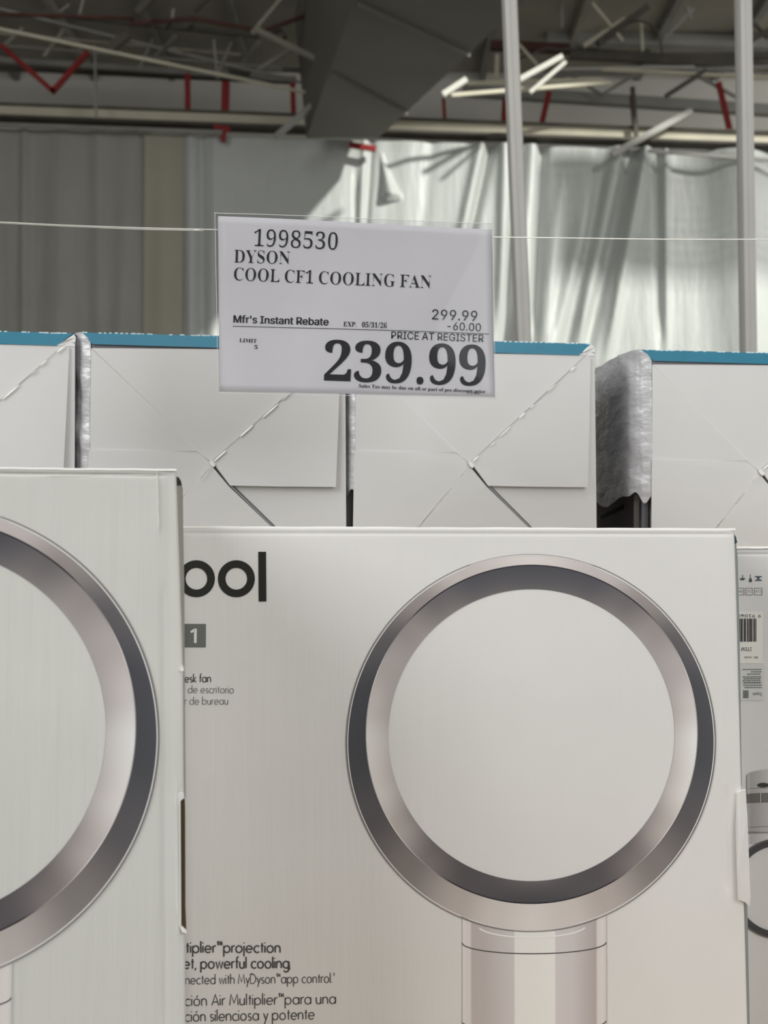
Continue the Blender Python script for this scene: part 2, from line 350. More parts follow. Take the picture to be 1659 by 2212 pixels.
'i': "198|101,362 87,364 75,368 65,376 57,387 52,399 50,412 52,426 57,438 65,449 75,457 87,462 101,463 114,462 126,457 137,449 145,438 150,426 151,412 149,399 145,387 136,376 126,368 114,364|18,0 18,16 30,18 39,21 45,26 49,32 52,43 52,56 52,252 52,267 50,278 47,285 41,289 32,292 20,293 21,310 148,310 148,56 149,43 151,33 154,26 160,21 168,18 180,16 180,0",
'l': "199|18,0 18,16 30,18 39,21 45,26 49,32 52,43 52,56 52,398 52,411 50,421 47,429 42,434 33,438 20,439 20,455 148,455 148,56 149,43 151,33 154,26 160,21 168,18 180,16 180,0",
'm': "554|18,0 18,16 30,17 39,21 45,26 49,33 52,43 52,56 52,253 52,266 49,276 46,284 40,289 31,293 19,294 19,310 146,310 146,265 173,294 204,312 237,318 277,312 305,293 320,261 348,293 381,312 418,318 465,306 494,271 504,212 504,56 504,43 507,33 510,26 516,21 524,17 536,16 536,0 377,0 377,16 389,18 397,21 403,26 407,34 409,44 410,56 410,217 409,234 407,247 404,258 398,265 389,270 377,271 358,268 341,256 324,237 324,56 325,44 327,34 331,26 336,21 345,18 356,16 356,0 199,0 199,16 211,18 219,21 225,26 229,34 231,44 232,56 232,217 231,233 229,247 226,258 220,265 211,270 199,271 180,267 162,255 146,235 146,56 147,44 149,34 152,27 158,21 166,18 177,16 177,0",
'n': "381|18,0 18,16 30,17 39,21 45,26 49,33 52,43 52,56 52,253 52,266 49,276 46,284 40,289 31,293 19,294 19,310 148,310 148,267 175,296 207,313 243,318 292,306 321,271 330,212 330,56 331,43 333,33 337,26 343,21 352,17 363,16 363,0 202,0 202,16 207,16 223,21 232,34 235,56 235,217 234,234 232,247 229,258 223,265 215,270 203,271 183,267 164,255 148,235 148,56 148,43 151,33 154,26 160,21 168,17 180,16 180,0",
'o': "336|169,-10 140,-8 114,-1 90,11 69,27 52,47 38,70 27,96 21,124 19,154 21,184 27,213 38,239 52,262 69,281 90,297 114,309 140,316 168,318 196,316 222,309 245,298 266,282 283,263 298,240 308,214 315,185 317,154 315,123 308,94 298,69 284,46 266,26 245,11 222,-1 197,-8|169,11 186,14 199,24 209,39 212,50 215,64 217,81 219,102 219,126 220,154 218,206 214,245 208,271 198,286 185,296 169,299 151,296 138,286 128,271 122,245 118,206 117,154 117,127 118,103 120,82 122,64 125,50 128,39 138,24 152,14",
'p': "371|17,-139 17,-124 27,-123 34,-120 40,-117 45,-113 48,-107 50,-101 51,-92 52,-80 52,-64 52,243 52,261 50,275 46,283 41,288 32,292 19,295 19,310 143,310 143,263 166,294 195,313 230,319 253,317 274,310 293,298 309,283 323,264 335,241 343,216 348,189 350,160 348,128 343,99 334,72 323,48 308,28 291,12 272,0 250,-8 227,-10 196,-5 170,9 148,32 148,-58 148,-74 150,-88 152,-99 155,-107 160,-113 167,-118 175,-120 185,-122 197,-123 197,-139|195,28 214,32 229,42 239,59 247,84 251,116 253,154 251,192 247,223 241,248 232,265 218,275 199,278 179,273 162,259 148,235 148,69 160,46 176,33",
'r': "287|18,0 18,16 30,18 39,21 45,26 49,32 52,43 52,56 52,252 52,267 50,278 46,285 41,289 32,292 20,293 21,310 146,310 146,252 158,272 172,288 187,301 203,311 218,316 233,318 250,317 264,312 275,304 283,293 288,281 289,266 288,254 284,243 278,234 270,228 260,224 248,222 237,223 229,226 222,231 217,237 212,243 207,250 202,255 196,259 189,260 179,258 171,252 162,241 155,228 151,211 149,192 149,56 150,42 153,32 159,25 167,21 180,18 197,16 197,0",
's': "288|151,-10 132,-8 111,-3 87,6 82,8 78,8 73,9 64,7 56,1 51,-9 36,-9 36,105 53,105 61,79 72,57 87,39 103,26 121,17 140,15 156,16 168,20 179,27 186,35 191,46 192,58 188,76 176,92 156,105 107,130 85,142 68,155 54,169 45,185 39,202 37,220 40,247 49,270 65,291 86,306 111,316 141,319 149,319 157,318 166,316 176,314 187,311 199,308 201,307 204,307 206,306 209,305 211,305 213,305 220,306 226,311 230,319 244,319 244,222 228,222 220,244 209,262 196,277 182,288 166,294 149,296 136,295 125,292 116,286 110,278 106,269 105,259 106,249 109,240 115,232 123,225 134,218 146,212 191,189 212,178 229,165 241,151 250,136 255,117 257,95 254,65 244,39 228,18 206,2 181,-7",
't': "228|124,-9 99,-7 80,-1 66,10 56,26 50,46 48,71 48,279 20,279 20,300 46,324 68,347 88,369 105,389 118,407 129,424 144,424 144,310 208,310 208,279 144,279 144,82 145,69 147,59 149,51 154,45 160,41 168,40 183,44 195,56 206,75 222,66 198,24 165,-1",
'u': "375|131,-10 103,-7 81,2 65,17 54,38 48,65 46,97 46,248 45,262 43,274 39,282 33,289 24,293 11,294 11,310 142,310 142,74 143,63 146,54 151,46 158,40 166,37 177,36 196,39 213,49 228,66 228,248 228,263 225,275 221,283 214,289 204,293 189,294 189,310 324,310 324,70 325,56 327,46 331,39 338,34 347,31 360,30 360,13 321,10 277,3 228,-10 228,40 216,26 202,13 186,3 169,-4 150,-9",
'x': "319|5,0 5,15 24,23 44,37 62,56 123,136 43,263 31,279 18,289 4,293 4,310 169,310 169,294 153,293 143,288 140,280 141,275 144,269 149,260 183,206 224,257 230,265 233,272 234,279 234,284 231,288 227,290 221,292 212,293 201,294 201,310 311,310 311,296 292,289 273,275 254,254 198,184 291,36 295,30 299,26 303,21 307,18 312,16 319,15 319,0 155,0 155,16 164,16 172,18 178,19 182,22 185,26 185,30 184,38 180,48 173,59 138,114 97,61 90,51 86,42 85,34 88,23 98,17 114,15 118,15 118,0",
'y': "300|52,-140 36,-139 22,-133 10,-125 1,-113 -5,-100 -7,-84 -5,-73 -2,-62 5,-53 13,-46 24,-41 36,-40 46,-41 56,-44 64,-49 70,-57 73,-65 75,-76 75,-78 74,-79 74,-81 74,-83 74,-85 74,-87 75,-94 79,-97 86,-99 94,-96 104,-88 114,-74 120,-65 125,-55 129,-44 133,-32 137,-19 140,-5 36,251 32,260 28,268 25,275 21,280 18,285 15,287 11,291 4,293 -3,293 -5,293 -5,310 162,310 162,293 151,293 142,291 136,289 132,286 129,281 128,275 128,272 129,270 130,267 131,263 132,260 133,257 185,119 230,241 233,248 235,254 236,260 237,265 238,270 238,274 237,281 234,286 229,289 223,292 214,293 203,293 203,310 300,310 300,293 291,292 283,288 277,281 271,271 265,258 259,242 162,-24 151,-53 140,-77 129,-96 118,-111 107,-122 95,-131 83,-136 68,-139",
}
SANS = {
"'": "206|78,318 70,509 136,509 128,318",
'-': "453|337,244 337,188 114,188 114,244",
'.': "188|95,-4 83,-3 73,1 63,9 55,18 51,29 50,41 51,53 55,64 63,73 73,81 83,85 95,87 107,85 118,81 128,73 135,64 140,53 141,41 140,29 135,18 128,9 118,1 107,-3",
'0': "453|227,-7 191,-3 158,7 130,24 105,48 85,77 69,113 57,155 50,202 48,254 50,306 57,353 69,395 85,431 106,461 130,484 159,502 191,512 227,516 262,512 295,502 323,484 348,461 368,431 384,395 396,353 403,306 405,254 403,202 396,155 384,113 368,77 348,48 323,24 295,7 263,-3|227,50 250,52 271,60 290,74 306,92 320,116 330,144 338,176 342,213 344,254 342,295 338,332 330,365 320,393 306,416 290,435 271,449 250,457 227,460 203,457 182,449 163,435 147,416 134,393 123,365 115,332 111,295 109,254 111,213 115,176 123,144 134,116 147,92 163,74 182,60 203,52",
'1': "453|76,0 76,55 391,55 391,0|276,509 276,0 212,0 212,448 209,448 86,358 86,427 198,509",
'2': "453|64,0 64,47 234,229 252,248 268,266 282,282 294,298 303,312 311,327 316,341 319,356 320,371 319,389 315,405 308,419 298,431 287,441 273,449 258,455 241,458 224,460 205,458 188,454 172,447 159,438 148,427 139,413 132,398 128,381 127,362 66,362 68,391 75,418 86,442 102,464 121,482 143,496 168,507 196,513 225,516 254,513 281,507 306,497 328,482 346,465 361,445 372,423 379,398 381,372 380,354 377,336 371,318 363,299 351,280 336,259 317,235 294,209 267,180 153,60 153,57 389,57 389,0",
'3': "453|218,-7 188,-5 159,1 133,10 108,22 88,38 70,57 57,79 48,104 44,132 109,132 112,115 118,100 126,87 137,76 150,66 165,59 182,54 200,51 219,50 239,51 258,55 275,61 291,69 304,80 315,93 323,108 328,125 329,145 328,163 323,180 316,196 306,211 292,223 275,234 254,241 229,246 201,248 157,248 157,299 288,448 288,452 70,452 70,509 372,509 372,461 211,278 211,289 247,290 279,286 308,276 333,262 354,244 371,222 383,198 391,173 393,145 390,116 383,90 370,66 354,45 333,27 309,12 281,2 251,-5",
'4': "453|40,105 40,158 247,509 311,509 109,166 109,163 413,163 413,105|282,0 282,121 282,146 282,318 343,318 343,0",
'5': "453|221,-7 192,-5 165,1 140,11 118,25 99,41 83,60 71,82 63,105 60,130 122,130 125,115 130,102 138,89 148,78 160,68 173,60 188,54 204,51 221,50 241,51 259,56 276,64 291,75 304,89 314,104 322,122 326,141 328,162 326,183 321,203 314,221 303,237 290,251 275,262 257,270 238,275 218,277 201,276 184,273 167,268 152,262 139,255 128,246 67,253 96,509 366,509 366,452 151,452 134,301 136,301 148,311 162,318 178,325 194,330 212,333 229,334 252,332 274,328 294,321 313,311 330,299 345,285 358,269 370,251 379,231 386,210 390,187 391,163 388,132 381,102 369,76 352,52 332,32 309,15 282,3 253,-4",
'6': "453|226,-7 196,-4 168,3 142,15 119,31 100,51 84,74 73,101 66,130 64,162 65,187 71,212 80,239 93,268 112,302 137,340 252,509 322,509 151,261 145,261 151,270 157,279 165,288 174,295 184,302 196,307 208,311 221,313 235,314 265,312 291,305 316,295 337,280 355,262 370,240 380,215 387,187 389,157 387,127 379,98 368,73 352,50 333,30 310,14 284,3 257,-4|226,48 245,50 263,55 279,63 293,73 304,86 314,101 322,119 326,137 327,157 326,178 322,196 314,213 304,228 293,241 279,251 263,259 245,264 226,265 207,264 190,259 174,252 160,241 148,229 138,214 131,197 126,179 125,158 126,138 131,119 138,102 148,86 160,73 174,63 190,55 207,50",
'7': "453|97,0 323,448 323,452 62,452 62,509 391,509 391,449 165,0",
'8': "453|226,-7 193,-5 163,1 136,11 111,25 91,42 74,62 62,84 54,109 52,135 53,156 58,176 65,195 75,212 87,228 101,241 117,252 134,260 153,265 153,267 129,276 109,289 93,308 80,330 73,354 70,380 73,405 79,429 90,450 106,469 124,485 146,498 170,508 197,514 226,516 255,514 282,508 306,498 328,485 346,469 361,450 373,429 379,405 382,380 379,354 372,330 359,308 343,289 323,276 300,267 300,265 319,260 335,252 351,241 365,228 377,212 387,195 395,176 399,156 401,135 398,109 391,84 378,62 362,42 341,25 317,11 289,1 259,-5|226,49 248,50 267,54 285,60 300,69 313,79 323,91 331,106 335,121 337,139 335,157 330,173 322,189 312,202 298,213 283,223 265,230 247,234 226,235 206,234 187,230 169,223 154,213 140,202 130,189 122,173 117,157 115,139 117,121 121,106 129,91 139,79 152,69 167,60 185,54 205,50|226,290 244,291 260,294 274,300 287,308 298,318 307,330 314,344 318,359 319,376 318,392 314,407 308,420 299,432 288,442 275,449 260,455 244,459 226,460 208,459 192,455 177,449 164,442 153,432 145,420 138,407 134,392 133,376 134,359 138,344 145,330 154,318 165,308 178,300 193,294 209,291",
'9': "453|226,516 256,513 285,506 310,494 333,478 352,458 368,434 380,408 387,378 389,347 387,322 382,296 373,270 359,240 340,207 315,168 200,0 130,0 301,248 307,248 302,238 295,229 287,221 278,214 268,207 257,202 245,198 232,195 218,195 188,197 161,203 137,214 116,229 98,247 83,269 72,294 66,321 64,352 66,382 73,411 85,436 101,459 120,479 143,494 168,506 196,513|226,460 207,459 190,454 174,446 160,435 148,423 138,407 131,390 127,372 125,352 127,331 131,313 138,295 148,280 160,268 174,257 190,250 207,245 226,243 245,245 263,249 279,257 293,267 305,280 314,295 322,312 326,330 327,350 326,371 322,390 314,407 305,422 293,435 279,446 263,454 245,459",
'A': "480|16,0 201,509 276,509 463,0 395,0 287,302 280,323 272,346 264,372 255,402 244,438 232,478 245,478 233,437 222,402 213,371 204,345 197,322 191,302 85,0|110,142 110,199 370,199 370,142",
'B': "456|60,0 60,509 241,509 274,507 304,501 329,491 350,477 367,461 381,442 390,421 396,398 398,374 397,353 393,336 387,320 378,307 368,295 356,286 343,278 329,272 315,267 315,262 331,260 347,254 363,245 378,234 391,220 402,203 411,184 416,161 418,136 416,111 410,88 400,67 386,48 368,31 344,18 317,8 284,2 247,0|125,57 245,57 281,60 309,67 330,80 344,96 353,115 355,137 354,153 350,169 342,184 333,197 320,209 306,218 289,225 269,229 248,231 125,231|125,285 238,285 256,287 273,290 288,296 302,304 314,314 323,326 330,340 335,355 336,372 333,393 326,412 313,429 294,442 270,449 240,452 125,452",
'C': "510|267,-7 225,-3 186,7 150,25 119,49 92,79 70,115 53,157 44,203 40,254 44,305 53,352 70,393 92,429 119,459 150,484 186,501 225,512 267,516 293,514 317,511 340,504 362,496 383,485 402,471 419,456 435,438 448,418 459,397 467,373 473,348 408,348 404,365 397,380 389,395 380,407 369,418 357,428 344,437 330,444 315,449 300,453 284,455 267,456 237,453 209,445 184,432 161,414 141,391 125,364 113,332 106,295 103,254 106,213 113,177 125,145 141,117 161,94 184,76 210,63 237,56 267,53 284,54 300,56 315,60 330,65 344,72 357,81 369,90 380,102 389,114 397,128 404,144 408,160 473,160 467,135 459,112 448,91 435,71 420,53 402,38 383,24 363,13 341,5 317,-2 293,-6",
'D': "502|219,0 96,0 96,57 215,57 254,60 288,68 318,81 343,99 363,122 379,149 390,181 397,216 399,255 397,294 390,329 379,361 364,388 344,410 320,428 291,441 258,449 221,452 93,452 93,509 225,509 273,505 315,495 353,478 385,455 412,426 433,391 449,351 458,306 462,255 458,205 449,159 433,119 411,83 384,54 351,31 312,14 268,3|125,509 125,0 60,0 60,509",
'E': "419|60,0 60,509 372,509 372,452 125,452 125,286 355,286 355,229 125,229 125,57 375,57 375,0",
'F': "410|60,0 60,509 369,509 369,452 125,452 125,278 346,278 346,221 125,221 125,0",
'G': "520|269,-7 225,-3 185,7 149,25 118,49 91,79 69,116 53,157 43,203 40,254 43,305 53,352 69,393 91,429 117,459 149,484 184,501 223,512 265,516 291,514 316,510 340,504 363,494 384,483 403,469 421,453 436,436 449,416 460,395 468,373 474,349 408,349 402,365 395,379 387,393 378,406 368,417 356,427 344,436 330,443 315,448 300,453 283,455 265,456 236,453 209,445 183,432 160,414 141,392 125,364 113,332 106,295 103,254 106,213 113,177 125,145 141,117 161,95 184,76 210,63 238,56 269,53 296,55 322,61 345,71 365,85 382,102 396,123 407,147 413,173 415,202 434,199 283,199 283,256 478,256 478,200 475,160 466,124 451,91 431,62 406,38 377,19 344,5 308,-4",
'H': "517|60,0 60,509 125,509 125,289 392,289 392,509 457,509 457,0 392,0 392,232 125,232 125,0",
'I': "300|31,0 31,57 118,57 118,452 31,452 31,509 269,509 269,452 183,452 183,57 269,57 269,0",
'K': "467|104,145 104,216 116,231 128,246 139,261 151,275 162,289 174,303 187,317 199,331 212,344 364,509 448,509 231,276 228,276|60,0 60,509 125,509 125,334 124,225 125,193 125,0|372,0 188,259 228,309 449,0",
'L': "393|60,0 60,509 125,509 125,57 361,57 361,0",
'M': "628|60,0 60,509 152,509 277,187 280,179 284,170 287,159 291,147 295,135 299,123 303,110 307,97 311,84 315,71 319,60 322,49 307,49 311,59 314,71 318,83 322,95 326,108 330,121 334,134 338,146 342,158 346,169 349,179 352,187 476,509 568,509 568,0 504,0 504,291 504,302 504,314 504,327 505,340 505,354 505,369 505,383 506,398 506,413 506,428 507,443 507,457 513,457 508,441 503,425 498,409 492,393 487,378 482,363 477,348 472,335 467,322 463,310 459,300 456,291 342,0 286,0 170,291 167,300 163,310 159,321 155,333 150,347 145,361 140,376 134,392 129,408 124,424 118,441 112,457 119,457 119,444 120,430 120,416 120,401 121,386 121,372 121,357 121,342 122,328 122,315 122,302 122,291 122,0",
'N': "523|60,0 60,509 136,509 343,183 349,174 355,163 363,151 371,137 379,122 388,107 396,90 405,73 414,55 405,54 403,72 402,90 401,108 400,126 399,142 399,157 399,171 399,184 399,195 399,509 463,509 463,0 387,0 202,290 194,303 186,317 177,331 168,346 159,363 148,381 136,402 123,425 108,452 119,454 120,429 121,406 122,384 123,363 124,345 124,328 125,313 125,301 125,291 125,0",
'O': "533|267,-7 225,-3 186,7 150,25 119,49 92,79 70,115 53,157 44,203 40,254 44,305 53,352 70,393 92,429 119,459 150,484 186,501 225,512 267,516 309,512 348,501 384,484 415,459 442,429 464,393 480,352 490,305 493,254 490,203 480,157 464,115 442,79 415,49 384,25 348,7 309,-3|267,53 296,55 324,63 349,76 372,94 392,116 408,144 420,176 428,213 430,254 428,295 420,332 408,365 392,392 372,415 349,433 324,446 296,453 267,456 237,453 210,445 184,433 161,415 142,392 125,364 113,332 106,295 103,254 106,213 113,176 125,144 142,117 161,94 184,76 210,63 237,55",
'P': "445|60,0 60,509 235,509 272,506 305,499 332,487 356,471 375,452 390,430 400,404 407,377 409,348 407,318 400,291 390,265 375,243 356,223 332,207 305,195 272,188 235,186 109,186 109,242 233,242 257,244 279,248 297,256 312,266 324,279 333,294 339,310 343,328 344,348 343,367 339,385 333,402 324,416 312,428 297,439 279,446 257,451 232,452 125,452 125,0",
'R': "449|60,0 60,509 236,509 273,506 305,500 333,489 356,473 376,455 390,433 401,408 407,381 409,352 407,323 401,296 390,271 376,250 356,232 333,217 305,206 273,200 236,198 96,198 96,255 234,255 258,256 280,260 298,267 313,276 325,287 334,300 340,316 344,333 345,352 344,371 340,389 334,405 325,419 313,430 298,440 279,446 258,451 233,452 125,452 125,0|353,0 230,229 303,229 428,0",
'S': "447|224,-9 188,-7 156,-1 128,9 102,23 81,40 64,60 51,83 42,109 38,137 104,137 108,118 114,102 123,88 136,76 150,66 166,59 185,53 204,50 224,49 246,50 267,54 286,60 303,69 317,79 329,92 338,106 344,122 346,139 344,154 340,168 332,179 322,189 310,197 296,205 280,211 263,217 245,222 184,239 145,253 112,269 86,289 67,313 56,341 52,372 54,400 62,425 75,448 92,468 113,484 138,498 165,508 195,514 227,516 259,514 289,508 316,498 340,484 360,468 377,449 390,427 398,403 401,378 337,378 332,402 320,421 302,437 280,449 254,456 225,459 204,457 185,454 167,448 152,440 139,430 129,418 121,405 117,391 115,376 117,359 122,345 131,334 142,324 155,315 169,308 184,302 198,297 212,293 264,279 279,275 295,270 312,264 328,256 344,248 359,238 372,226 384,213 395,198 402,180 407,161 408,139 406,112 399,87 386,64 370,43 349,25 323,11 294,0 261,-7",
'T': "449|32,452 32,509 417,509 417,452 257,452 257,0 193,0 193,452",
'U': "517|259,-8 220,-6 186,2 154,15 126,33 103,55 85,80 71,108 63,140 60,173 60,509 124,509 124,178 126,155 132,133 141,113 153,95 169,80 187,68 208,59 232,53 259,52 285,53 309,59 331,68 349,80 364,95 377,113 385,133 391,155 393,178 393,509 457,509 457,173 454,140 446,108 433,80 414,55 391,33 363,15 332,2 297,-6",
'V': "480|204,0 16,509 84,509 192,206 199,187 207,164 215,137 225,106 236,71 248,31 235,31 247,71 257,107 267,138 276,165 283,187 290,206 395,509 463,509 278,0",
'W': "686|155,0 16,509 82,509 163,196 167,179 172,162 175,145 179,128 183,111 187,94 190,76 194,58 197,40 189,40 193,58 196,76 200,94 203,111 207,128 211,145 215,162 220,179 224,196 306,509 380,509 462,196 466,179 470,162 474,145 478,128 482,111 486,94 490,76 494,58 497,40 488,40 492,58 495,76 499,94 503,111 506,128 510,145 515,162 519,179 523,196 603,509 670,509 530,0 455,0 368,323 362,345 357,368 351,391 346,417 341,445 336,475 350,475 345,446 340,420 335,395 330,371 324,347 318,323 230,0",
'X': "474|18,0 217,284 217,236 29,509 104,509 178,400 188,386 196,373 204,361 211,350 217,340 223,329 230,318 236,305 243,292 232,292 239,305 246,317 252,329 258,339 265,350 272,361 280,373 288,386 298,400 374,509 446,509 259,239 259,287 456,0 382,0 292,129 283,142 275,154 268,165 262,175 256,185 250,195 244,206 237,218 230,231 244,231 238,219 231,207 225,196 219,186 213,176 206,166 199,155 191,143 182,129 91,0",
'Y': "472|203,0 203,208 16,509 91,509 192,344 203,327 213,309 222,292 231,274 240,254 250,230 224,230 233,254 242,275 251,293 260,310 270,327 280,344 381,509 455,509 268,208 268,0",
'Z': "438|42,0 42,46 273,385 284,400 295,415 306,431 318,446 329,461 341,476 348,454 327,453 306,453 285,452 265,452 244,452 223,452 40,452 40,509 397,509 397,462 169,129 157,113 146,97 134,81 122,65 110,49 97,33 90,54 111,55 131,56 152,57 173,57 193,57 214,57 399,57 399,0",
'a': "389|160,-9 137,-7 115,-3 94,5 76,15 60,29 48,45 38,63 32,84 30,108 32,128 36,146 43,161 53,174 64,184 78,193 92,200 108,206 125,211 143,214 161,217 178,220 200,223 218,225 234,227 247,229 257,231 265,235 271,240 274,246 276,255 276,257 275,272 272,285 267,297 260,307 251,315 240,322 227,327 212,330 196,331 178,330 163,327 149,322 137,316 127,309 118,301 110,292 104,283 100,274 41,291 51,313 64,331 79,346 95,358 114,368 133,375 153,380 173,383 194,384 208,384 223,382 239,379 255,375 271,369 286,360 300,350 312,336 322,320 330,301 335,278 337,251 337,0 277,0 277,52 272,52 267,43 260,34 252,25 242,16 229,8 215,1 199,-4 181,-7|170,45 192,47 211,51 228,59 242,68 254,80 263,93 270,108 274,122 276,138 276,190 272,187 267,184 259,182 251,180 241,178 231,176 221,174 210,173 200,171 191,170 182,169 175,168 161,166 147,163 134,159 122,153 112,147 103,139 97,130 93,118 92,105 93,93 96,82 102,72 109,64 119,57 130,52 142,48 156,46",
'b': "424|229,-8 208,-7 189,-3 172,4 159,12 147,21 138,31 130,41 123,50 118,59 112,59 112,0 53,0 53,509 114,509 114,319 118,319 123,327 130,336 137,346 147,355 158,364 171,373 188,379 207,383 229,384 259,382 287,374 313,361 335,342 354,320 370,293 381,261 388,227 390,189 388,151 381,116 370,84 355,57 336,34 313,16 288,3 260,-6|220,47 242,49 262,55 279,66 294,80 306,97 316,117 323,139 327,163 328,189 327,215 323,239 316,261 307,281 295,298 280,311 262,322 243,328 220,330 198,328 178,322 161,312 147,299 134,282 125,263 118,241 114,216 113,189 114,162 118,138 125,115 135,95 147,78 162,65 179,55 198,49",
'd': "424|195,-8 165,-6 137,3 111,16 89,34 70,57 55,84 43,116 36,151 34,189 36,227 43,261 55,293 70,320 89,342 112,361 137,374 165,382 196,384 218,383 237,379 253,373 267,364 278,355 287,346 295,336 301,327 306,319 311,319 311,509 372,509 372,0 313,0 313,59 307,59 301,50 295,41 287,31 277,21 266,12 252,4 236,-3 217,-7|205,47 226,49 246,55 263,65 278,78 290,95 299,115 306,138 310,162 312,189 310,216 306,241 300,263 290,282 278,299 263,312 246,322 227,328 205,330 182,328 162,322 145,311 130,298 118,281 108,261 102,239 98,215 96,189 98,163 102,139 109,117 118,97 130,80 145,66 162,55 182,49",
'e': "404|212,-8 177,-5 145,3 117,16 92,35 72,58 56,85 44,116 37,150 34,187 36,224 44,258 55,290 71,317 91,340 115,359 142,373 172,382 205,384 226,383 246,380 266,374 285,366 303,355 319,341 334,324 347,305 357,282 365,256 370,227 371,194 371,169 75,169 75,221 338,221 310,202 308,226 304,248 298,269 288,286 277,301 263,314 246,323 227,328 205,330 183,328 164,323 146,313 131,301 119,286 109,270 102,251 97,231 96,211 96,178 98,151 102,127 110,106 121,88 135,73 151,61 169,53 190,48 212,46 227,47 241,49 254,53 265,58 276,65 285,73 294,82 300,93 306,105 365,91 358,72 348,55 335,39 320,26 302,14 283,4 261,-3 237,-7",
'f': "254|228,379 228,327 6,327 6,379|81,0 81,432 82,452 87,470 96,486 107,499 120,510 135,519 152,525 169,529 187,530 201,530 212,529 222,527 231,525 238,523 243,521 227,468 224,470 220,471 215,472 209,473 202,474 195,474 178,472 164,468 154,460 147,449 143,435 142,419 142,0",
'n': "410|114,227 114,0 53,0 53,379 112,379 112,287 102,287 116,319 132,344 152,362 175,374 200,382 227,384 252,383 275,377 295,369 313,356 328,340 341,321 350,298 355,271 357,240 357,0 296,0 296,235 293,263 286,286 273,304 256,318 235,326 210,329 192,328 176,324 161,317 147,308 136,297 126,283 119,266 115,248",
'o': "415|207,-8 174,-5 144,3 117,16 93,35 72,58 56,85 44,116 37,150 34,187 37,225 44,260 56,291 72,318 93,341 117,360 144,374 174,382 207,384 241,382 271,374 299,360 323,341 343,318 359,291 371,260 379,225 381,187 379,150 371,116 359,85 343,58 323,35 299,16 271,3 241,-5|207,46 231,49 252,55 270,66 285,80 298,97 307,117 314,139 318,163 319,187 318,212 314,236 307,258 298,278 285,296 270,310 252,321 231,328 207,330 184,328 163,321 145,310 130,296 118,278 108,258 102,236 98,212 96,187 98,163 102,139 108,117 118,97 130,80 145,66 163,55 184,49",
'p': "424|53,-143 53,379 112,379 112,319 118,319 123,327 130,336 137,346 147,355 158,364 171,373 188,379 207,383 229,384 259,382 287,374 313,361 335,342 354,320 370,293 381,261 388,227 390,189 388,151 381,116 370,84 355,57 336,34 313,16 288,3 260,-6 229,-8 208,-7 189,-3 173,4 159,12 147,21 138,31 130,41 124,50 118,59 114,59 114,-143|220,47 242,49 262,55 279,66 294,80 306,97 316,117 323,139 327,163 328,189 327,215 323,239 316,261 307,281 295,298 280,311 262,322 243,328 220,330 198,328 178,322 161,312 147,299 134,282 125,263 118,241 114,216 113,189 114,162 118,138 125,115 135,95 147,78 162,65 179,55 198,49",
'r': "259|53,0 53,379 112,379 112,321 115,321 124,339 137,354 152,367 171,377 191,383 213,385 218,385 223,385 229,384 235,384 240,384 243,384 243,322 241,323 236,324 230,324 223,325 215,326 207,326 190,324 174,321 159,315 146,306 135,296 126,284 119,269 115,254 114,237 114,0",
's': "365|182,-8 157,-7 133,-3 112,3 93,12 76,24 62,38 50,54 41,73 36,94 94,107 101,87 111,72 124,60 141,52 160,47 181,45 206,47 227,53 244,62 258,74 265,88 268,103 266,115 262,126 254,136 243,144 229,150 212,155 149,170 118,180 92,192 72,208 58,227 50,249 47,274 49,295 55,314 65,332 79,347 95,360 115,370 137,378 161,383 187,384 212,383 234,379 254,372 271,363 286,352 299,339 309,324 318,308 324,290 268,277 262,291 254,304 243,316 228,325 210,331 187,333 166,331 147,326 131,317 119,305 111,292 109,277 110,264 115,253 124,243 136,235 152,229 172,223 229,209 261,200 287,187 306,171 320,153 328,131 331,107 329,85 323,65 312,47 298,31 281,18 260,6 236,-2 210,-7",
't': "227|204,379 204,327 6,327 6,379|65,471 126,471 126,98 127,83 130,70 136,61 144,55 156,51 170,50 175,50 180,50 185,51 191,52 197,53 202,54 213,2 207,0 200,-2 192,-3 184,-3 176,-4 168,-4 138,-1 113,7 92,21 77,41 68,64 65,93",
'u': "410|182,-5 158,-3 135,2 115,11 97,23 82,39 69,59 60,82 54,109 53,139 53,379 114,379 114,144 116,117 124,94 137,75 154,61 175,53 200,50 218,51 234,55 249,62 263,71 274,83 283,97 290,113 295,132 296,153 296,379 357,379 357,0 298,0 298,92 307,92 294,60 277,35 257,17 234,5 209,-3",
'z': "380|42,0 42,46 254,320 254,323 48,323 48,379 333,379 333,331 126,60 126,56 339,56 339,0",
}

def parse(g):
    a = g.split('|')
    return int(a[0]), [[tuple(map(int, t.split(','))) for t in q.split()] for q in a[1:] if q]


def thin(q, dx, dy, hole):
    """move an outline inwards (per mille of an em) to lighten a bold letter"""
    n = len(q)
    ar = sum(q[i][0] * q[(i + 1) % n][1] - q[(i + 1) % n][0] * q[i][1] for i in range(n))
    sgn = 1 if ar > 0 else -1
    if hole:
        sgn = -sgn
    out = []
    for i in range(n):
        ax, ay = q[i - 1]
        bx, by = q[(i + 1) % n]
        tx, ty = bx - ax, by - ay
        l = math.hypot(tx, ty) or 1
        out.append((q[i][0] - sgn * ty / l * dx, q[i][1] + sgn * tx / l * dy))
    return out


def inside(pt, q):
    x, y = pt
    c = False
    for i in range(len(q)):
        (x0, y0), (x1, y1) = q[i - 1], q[i]
        if (y0 > y) != (y1 > y) and x < (x1 - x0) * (y - y0) / (y1 - y0) + x0:
            c = not c
    return c


GC = {}


